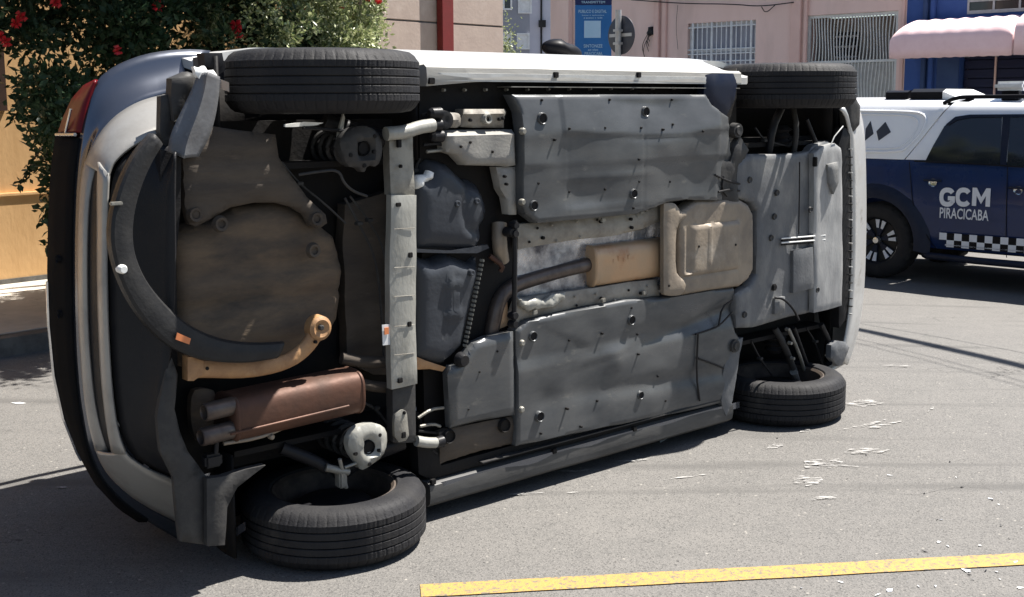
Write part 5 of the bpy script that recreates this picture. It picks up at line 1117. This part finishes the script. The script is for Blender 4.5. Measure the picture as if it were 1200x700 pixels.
# second awning next to it
aw2 = empty('awning', PF.o, PF.yaw, 'end of a second paler awning cut off by the right edge', 'awning')
V = []; Fc = []
for i in range(11):
    x = ax1+.08+i*.3
    prof = [(-.95, zlo), (-.95, zmid+.05)]+[(-.95+.9*(1-math.cos(math.pi/2*k/8)), zmid+.05+(zhi-zmid)*math.sin(math.pi/2*k/8)) for k in range(1, 9)]
    V += [(x, y, z) for y, z in prof]
m_ = len(prof); Fc = [(i*m_+j, (i+1)*m_+j, (i+1)*m_+j+1, i*m_+j+1) for i in range(10) for j in range(m_-1)]+[tuple(range(m_))]
o = link('canvas', V, Fc, M['awn_top'], aw2); md = o.modifiers.new('thickness', 'SOLIDIFY'); md.thickness = .006
tube('frame_rail', [(ax1+.1, -.93, zlo+.02), (ax1+3, -.93, zlo+.02)], .015, M['galv'], aw2, 6, 0)

# ================================================================== BANNER, ROUND SIGN
BF = Frame((*hit(695, 100, (0, 16.5, 0), np.array([0, 1., 0]))[:2], -.27), 0.0)
bn = empty('street_banner', BF.o, BF.yaw, 'tall blue information totem with white lettering beside the pink house', 'sign')
b0 = BF.at(674, 66); b1 = BF.at(717, 0); zt_ = 3.9
nv = BF.at(690, 6)[1]
boxes('blue_panel', [(b0[0], b1[0], 0, .10, 0, nv)], M['sblue'], bn, .004); boxes('navy_panel', [(b0[0], b1[0], 0, .10, nv+.002, zt_)], M['snavy'], bn, .004)
def btext(s, x0, x1, y0, y1, nm='lettering'): text(s, x0, x1, y0, y1, BF, -.003, M['slett'], bn, nm, .01)
btext('TRANSMITTEM', 681, 709, 1.2, 4.2); btext('PUBLICO E DIGITAL', 678, 711, 11.5, 15.5); btext('baixe o aplicativo', 682, 708, 17.2, 19.2); btext('e acesse a rede', 684, 706, 20, 22)
boxes('blank_square', [(BF.at(684.5, 40)[0], BF.at(704, 40)[0], -.004, -.0005, BF.at(690, 44.5)[1], BF.at(690, 24.5)[1])], M['slett'], bn)
btext('SINTONIZE', 684, 706, 52, 56); btext('ao vivo', 689, 701, 57, 60); btext('PIRACICABA', 685, 706, 61, 65)
RF_ = Frame((*hit(724, 100, (0, 14.6, 0), np.array([0, 1., 0]))[:2], -.27), math.radians(-52))
rs_ = empty('round_sign', RF_.o, RF_.yaw, 'round traffic sign seen from its dark back on a thin galvanised post', 'sign')
tube('post', [(0, 0, 0), (0, 0, 2.95)], .038, M['galv'], rs_, 14, 0)
zc_ = H+.27+(119-44)/1350*14.6
lathe('sign_disc', [(0, .0), (.232, .0), (.24, .004), (.24, .012), (0, .012)], (.0, .045, zc_), (0, 1, 0), M['diamond'], rs_, 40)
boxes('sign_brace', [(-.2, .2, .034, .046, zc_-.02, zc_+.02)], M['galv'], rs_)
for q_ in (.04, -.12): boxes('sign_clamp', [(-.05, .05, -.045, .034, zc_+q_, zc_+q_+.03)], M['galv'], rs_, .003)

# ================================================================== FAR APARTMENTS
AFr = Frame((0, 40, -.27), math.radians(8))
def apart(nm, px0, px1, y, m, label, wins, extra=()):
    t = empty(nm, AFr.o, AFr.yaw, label, 'apartment building')
    x0, x1 = AFr.at(px0, 30, y)[0], AFr.at(px1, 30, y)[0]
    boxes('wall', [(x0, x1, y, y+8, -.2, 13)], M[m], t); boxes('roof', [(x0-.2, x1+.2, y-.2, y+8.2, 13.001, 13.3)], M['cream'], t)
    for (a, b, c_, d_, mm) in wins:
        u0, v1 = AFr.at(a, c_, y); u1, v0 = AFr.at(b, d_, y)
        f = boxes('window', [(u0-.06, u1+.06, y-.05, y-.001, v0-.06, v0), (u0-.06, u1+.06, y-.05, y-.001, v1, v1+.06), (u0-.06, u0, y-.05, y-.001, v0+.001, v1-.001), (u1, u1+.06, y-.05, y-.001, v0+.001, v1-.001)], M['wpaint'], t)
        boxes('pane', [(u0+.001, u1-.001, y-.02, y-.002, v0+.001, v1-.001)], M[mm], f)
        for up_ in (3.0, 6.0): 
            boxes('window', [(u0, u1, y-.03, y-.001, v0+up_, v1+up_)], M[mm], t)
    return t
apart('apartment_building', 560, 620.5, 0, 'grey', 'mid grey apartment block with white shuttered windows beyond the corner', [(609, 621, 0, 14, 'wpaint'), (607.5, 618.5, 41, 56, 'wpaint'), (591, 598, -5, 10, 'glass'), (590, 598, 40, 56, 'wpaint')])
apart('apartment_building', 620.6, 646, 1.0, 'lav', 'pale lavender apartment block with a thin downpipe beyond the corner', [(640, 645, -20, -8, 'glass')])
apart('apartment_building', 646.2, 690, 2.0, 'cream', 'off white apartment block next to the pink house corner', [(654, 662, 2, 14, 'glass'), (653, 660.5, 44, 56, 'glass')])
dpx = AFr.at(634.5, 30, .9)[0]; t = empty('downpipe', AFr.o, AFr.yaw, 'thin dark downpipe on the lavender apartment block', 'pipe'); tube('pipe_run', [(dpx, .93, 0), (dpx, .93, 12)], .035, M['cable'], t, 6, 0); z = AFr.at(635, 28, .9)[1]; boxes('pipe_box', [(dpx-.1, dpx+.14, .8, .93, z-.12, z+.12)], M['cable'], t)

# ================================================================== PLANTS
def leaf_cloud(name, pts, dirs, size, m, parent, seed=1):
    n = len(pts); r = np.random.default_rng(seed)
    a = r.normal(size=(n, 3)); a = a*.75+dirs; a /= np.linalg.norm(a, axis=1, keepdims=True)
    b = r.normal(size=(n, 3)); b -= (b*a).sum(1, keepdims=True)*a; b /= np.linalg.norm(b, axis=1, keepdims=True); c = np.cross(a, b)
    L_ = size*r.uniform(.6, 1.3, (n, 1)); W_ = L_*r.uniform(.42, .6, (n, 1))
    V = np.concatenate([pts, pts+a*L_*.5+b*W_*.5+c*L_*.08, pts+a*L_, pts+a*L_*.5-b*W_*.5+c*L_*.08], 1).reshape(-1, 3)
    me = bpy.data.meshes.new(name); me.vertices.add(4*n); me.vertices.foreach_set('co', V.ravel()); idx = np.arange(4*n)
    tri = np.stack([idx[0::4], idx[1::4], idx[2::4], idx[0::4], idx[2::4], idx[3::4]], 1).reshape(-1)
    me.loops.add(len(tri)); me.loops.foreach_set('vertex_index', tri); me.polygons.add(2*n); me.polygons.foreach_set('loop_start', np.arange(0, 6*n, 3)); me.polygons.foreach_set('loop_total', np.full(2*n, 3)); me.update(calc_edges=True)
    o = fin(name, me, m, parent, False); o['kind'] = 'stuff'; return o
def flower(parent, p, r):
    bm = bmesh.new(); rot = Matrix.Rotation(random.uniform(0, 6), 3, 'Y') @ Matrix.Rotation(random.uniform(-.6, .6), 3, 'X')
    c0 = bm.verts.new(p)
    for k in range(5):
        a = 2*math.pi*k/5
        def q(rr, da, dy): return bm.verts.new(Vector(p)+rot @ Vector((math.cos(a+da)*rr, dy, math.sin(a+da)*rr)))
        v1, v2, v3, v4, v5 = q(r*.6, -.55, -.03), q(r, -.4, -.02), q(r*1.05, 0, -.05), q(r, .4, -.02), q(r*.6, .55, -.03)
        vm = q(r*.6, 0, -.055)
        for f in ((c0, v1, vm), (v1, v2, vm), (v2, v3, vm), (v3, v4, vm), (v4, v5, vm), (v5, c0, vm)): bm.faces.new(f)
    return frombm('flower', bm, M['petal'], parent)
# shrub in the wall frame: x along the wall, y towards the street negative
def shrub():
    t = empty('flowering_shrub', WF.o, WF.yaw, 'big dark green hibiscus shrub with red flowers against the ochre wall', 'shrub')
    base = (1.9, -.8, .1)
    def bottom(px):    # lower edge of the foliage as a picture row, by column
        return np.interp(px, [-400, -60, 0, 30, 48, 60, 85, 110, 140], [150, 120, 66, 78, 150, 235, 300, 300, 330])
    pts = []; dirs = []; ptv = []; dirv = []
    lim = 0; cl = []
    while len(cl) < 1550:
        x = rng.uniform(-1.5, 4.2); y = rng.uniform(-1.75, -.12) if x > 2.6 else rng.uniform(-2.75, -1.35); z = rng.uniform(.3, 4.3)
        W_ = WF.o+WF.a*x+WF.d*y; W_ = np.array([W_[0], W_[1], z]); d = W_-O3; zz = d@_fw; px = 600+F*(d@_rt)/zz; py = CY-F*(d@_up)/zz
        if py > bottom(px)-12 or (x > 3.0 and y > -.2): continue
        if px > 445+8*math.sin(z*5): continue
        e = ((x-1.4)/3.1)**2+((y+(.9 if x > 2.6 else 2.0))/1.0)**2+((z-2.0)/2.5)**2
        if e > 1.45 and rng.random() < .6: continue
        cl.append((x, y, z, px))
    k = 0
    while k < 300:
        x = rng.uniform(-.9, 1.9); y = rng.uniform(-3.5, -1.5); z = rng.uniform(2.7, 4.2)
        W_ = WF.o+WF.a*x+WF.d*y; W_ = np.array([W_[0], W_[1], z]); d = W_-O3; zz = d@_fw; py = CY-F*(d@_up)/zz
        if py > -60 or ((x-.5)/1.5)**2+((y+2.4)/1.2)**2+((z-3.4)/.9)**2 > 1: continue
        cl.append((x, y, z, 0)); k += 1
    for (x, y, z, px) in cl:
        pale = px > 330+rng.normal()*50
        n = rng.integers(60, 115) if not pale else rng.integers(120, 200); s = rng.uniform(.08, .17)
        q = rng.normal(size=(n, 3)); q /= np.linalg.norm(q, axis=1, keepdims=True); rad = s*rng.uniform(.3, 1.15, (n, 1))
        p = np.array([x, y, z])+q*rad*np.array([1, 1, .9]); p[:, 1] = np.minimum(p[:, 1], -.06)
        (ptv if pale else pts).append(p); (dirv if pale else dirs).append(q*.8+np.array([0, -.15, .25]))
    leaf_cloud('foliage', np.concatenate(pts), np.concatenate(dirs), .062, M['leaf'], t, 3)
    leaf_cloud('foliage', np.concatenate(ptv), np.concatenate(dirv), .05, M['leafv'], t, 4)
    # hanging twigs at the left
    for (pa, pb, y) in (((70, 150), (20, 215), -1.0), ((90, 170), (35, 160), -1.1), ((100, 190), (45, 258), -1.2), ((110, 220), (50, 292), -1.1), ((60, 100), (10, 140), -.9), ((110, 120), (40, 195), -1.2), ((120, 100), (60, 240), -1.1)):
        a = WF.at(*pa, y); b = WF.at(*pb, y); A = np.array([a[0], y, a[1]]); B_ = np.array([b[0], y-.05, b[1]])
        tube('twig', [A, A*.5+B_*.5+np.array([0, 0, .05]), B_], .006, M['bark'], t, 5, 2, rs=[.009, .003])
        n = 110; f = rng.uniform(0, 1, (n, 1)); p = A*(1-f)+B_*f+rng.normal(size=(n, 3))*.045*(1.25-f); leaf_cloud('twig_leaves', p, np.tile((B_-A)*.8, (n, 1)), .06, M['leaf'], t, int(pa[0]+pb[1]))
    # stems
    for k in range(9):
        a = random.uniform(0, 6.28); x1 = 1.9+1.5*math.cos(a)*random.uniform(.4, 1); y1 = -.8+.5*math.sin(a); z1 = random.uniform(1.8, 3.6)
        tube('stem', [base, (base[0]*.6+x1*.4, base[1]*.6+y1*.4, z1*.45), (x1, y1, z1)], .03, M['bark'], t, 8, 2, rs=[.045, .012])
    fl = [(0, 45), (22, 22), (62, 6), (132, 60), (182, 8), (276, 32), (276, 43), (349, 8), (353, 12), (398, 8), (440, 2), (368, 34), (4, 50), (19, 30), (428, -3), (240, -20), (300, -30), (120, -25), (60, -40)]
    for (px, py) in fl:
        y = -2.64 if px < 300 else -1.75; a = WF.at(px, py, y); flower(t, (a[0], y, a[1]), random.uniform(.030, .045))
shrub()
def small_bush():
    fr = Frame((*hit(593, 60, (0, 22, 0), np.array([0, 1., 0]))[:2], -.27), 0)
    t = empty('street_shrub', fr.o, 0, 'thin pale green shrub just past the end of the panel wall', 'shrub')
    n = 3000; p = rng.normal(size=(n, 3))*np.array([.13, .2, .55])+np.array([0, 0, 2.0]); leaf_cloud('foliage', p, np.zeros((n, 3)), .07, M['leafv'], t, 9)
    tube('stem', [(0, 0, 0), (.03, 0, 1), (0, 0, 2.2)], .03, M['bark'], t, 6, 1)
small_bush()

# ================================================================== OVERHEAD CABLES (their shadows cross the road)
def cable(nm, ga, gb, hgt_, r, label, n=1):
    A = ground(*ga)+SUN/SUN[2]*hgt_; B_ = ground(*gb)+SUN/SUN[2]*hgt_; d = B_-A
    pts = [A+d*f+np.array([0, 0, .12*((f-.5)**2)]) for f in np.linspace(-2.5, 4, 26)]
    o = tube(nm, pts, r, M['cable'], None, 7, 0); tag(o, label, 'cable')
cable('cable_bundle', (1003, 385), (1200, 429), 6.2, .065, 'thick overhead cable bundle above the street')
cable('overhead_cable', (1003, 378), (1200, 413), 4.4, .006, 'thin overhead wire highest of the strung wires, beside the thick bundle')
cable('overhead_cable', (1003, 396), (1200, 446), 5.0, .005, 'thin overhead wire on the near side of the thick bundle')
cable('overhead_cable', (1003, 401), (1200, 452), 5.1, .005, 'second thin overhead wire on the near side of the bundle')

# ================================================================== MARKS AND DEBRIS
def scuffmat():
    m = bpy.data.materials.new('chalky_scuff'); m.use_nodes = True; t = m.node_tree; N = t.nodes; L = t.links; b = N['Principled BSDF']
    b.inputs['Base Color'].default_value = (.36, .35, .335, 1); b.inputs['Roughness'].default_value = .9
    tc = N.new('ShaderNodeTexCoord'); mp = N.new('ShaderNodeMapping'); mp.inputs['Rotation'].default_value = (0, 0, -.35); mp.inputs['Scale'].default_value = (14, 60, 1); L.new(tc.outputs['Object'], mp.inputs[0])
    n = N.new('ShaderNodeTexNoise'); n.inputs['Scale'].default_value = 1; n.inputs['Detail'].default_value = 8; n.inputs['Roughness'].default_value = .7; L.new(mp.outputs[0], n.inputs[0])
    r = N.new('ShaderNodeMapRange'); r.inputs[1].default_value = .50; r.inputs[2].default_value = .57; L.new(n.outputs[0], r.inputs[0])
    tr = N.new('ShaderNodeBsdfTransparent'); mx = N.new('ShaderNodeMixShader'); L.new(r.outputs[0], mx.inputs[0]); L.new(tr.outputs[0], mx.inputs[1]); L.new(b.outputs[0], mx.inputs[2]); L.new(mx.outputs[0], N['Material Output'].inputs[0]); return m
V = []; Fc = []
for (cx, cy, ln, wd, ang, n) in ((675, 552, .22, .02, .15, 2), (735, 541, .18, .012, .2, 2), (608, 580, .2, .02, .1, 2), (672, 578, .08, .01, .3, 1), (620, 601, .06, .01, .3, 1), (1017, 474, .26, .06, -.1, 4), (1020, 530, .24, .04, .3, 3), (962, 545, .3, .05, .7, 4), (950, 565, .18, .05, 1.0, 2), (970, 585, .2, .02, .2, 2), (1000, 548, .15, .012, -.5, 1), (1090, 480, .14, .012, 1.2, 1), (910, 522, .16, .03, .6, 2), (1050, 428, .22, .02, -.1, 2), (950, 507, .12, .03, .6, 2), (75, 572, .12, .014, .2, 1), (1010, 500, .5, .02, .5, 2), (960, 480, .4, .015, .9, 1), (800, 560, .3, .012, .1, 1)):
    c = hit(cx, cy, (0, 0, 0), ZZ)
    for _ in range(n):
        a = ang+random.gauss(0, .12); o_ = np.array([c[0]+random.gauss(0, .12)*ln, c[1]+random.gauss(0, .3)*wd]); L_ = ln*random.uniform(.5, 1); w_ = wd*random.uniform(.5, 1.1)
        t_ = np.array([math.cos(a), math.sin(a)]); s_ = np.array([-t_[1], t_[0]]); k = 9; top = []; bot = []; bend = random.uniform(-.15, .15)
        for i in range(k):
            f = i/(k-1)-.5; ww = w_*(1-abs(2*f)**1.6)*random.uniform(.6, 1.2)+.001; m_ = o_+t_*f*L_+s_*bend*f*f*L_; top.append(m_+s_*ww); bot.append(m_-s_*ww)
        P_ = top+bot[::-1]; b_ = len(V); z_ = .0042+.0006*(len(Fc) % 5)
        V += [(q[0], q[1], gz(q[0], q[1])+z_) for q in P_]; Fc.append(tuple(range(b_, b_+len(P_))))
o = link('scrape_marks', V, Fc, scuffmat(), None, False); tag(o, kind='stuff')
# plastic shards: each is an irregular chip of its own with thickness
def shard(px, py, s, m, label, group):
    c = hit(px, py, (0, 0, 0), ZZ); n = random.randint(3, 6); asp = random.uniform(1, 1.9); bm = bmesh.new(); vs = []
    for k in range(n):
        a = 2*math.pi*k/n+random.uniform(-.3, .3); r = s*random.uniform(.5, 1.2); vs.append(bm.verts.new((math.cos(a)*r*asp, math.sin(a)*r/asp, random.uniform(.001, .004))))
    f = bm.faces.new(vs); ex = bmesh.ops.extrude_face_region(bm, geom=[f])
    for g in ex['geom']:
        if isinstance(g, bmesh.types.BMVert): g.co.z += .0015
    o = frombm('plastic_shard', bm, m, None, False); z_ = gz(c[0], c[1]); o.location = (c[0], c[1], z_); o.rotation_euler = (0, 0, random.uniform(0, 6.3)); tag(o, label, 'debris', group)
near = [(1160, 585), (1170, 592), (1173, 578), (1103, 610), (1111, 641), (1148, 640), (1183, 632), (1140, 680), (1168, 671), (1135, 671), (1063, 683), (1076, 688), (1028, 698), (1042, 693), (1096, 688), (985, 683), (985, 690), (1195, 690), (1197, 620), (1120, 560), (1100, 636), (1043, 558), (1172, 680), (939, 690), (1190, 660)]
for q in near: shard(*q, random.uniform(.004, .012), random.choice([M['white'], M['decal'], M['paint_sunlit_dirty']]), 'small white plastic shard on the asphalt near the yellow line', 'white shards by the yellow line')
dk = [(990, 560), (1095, 608), (1160, 585), (1124, 570), (1080, 645), (1110, 540), (1152, 668), (1132, 673), (1080, 577), (1170, 615), (908, 512), (1012, 532)]
for q in dk: shard(q[0]+3, q[1]+2, random.uniform(.004, .007), M['bplastic'], 'small black plastic fragment scattered on the asphalt right of the car', 'black fragments on the road')
shard(776, 516, .03, M['white'], 'white plastic chip lying in the shadow under the middle of the car', None)
shard(22, 473, .035, M['white'], 'flat white scrap lying on the road at far left', None)
shard(1133, 670, .02, M['white'], 'larger curved pale scrap touching the lower edge of the yellow line', None)
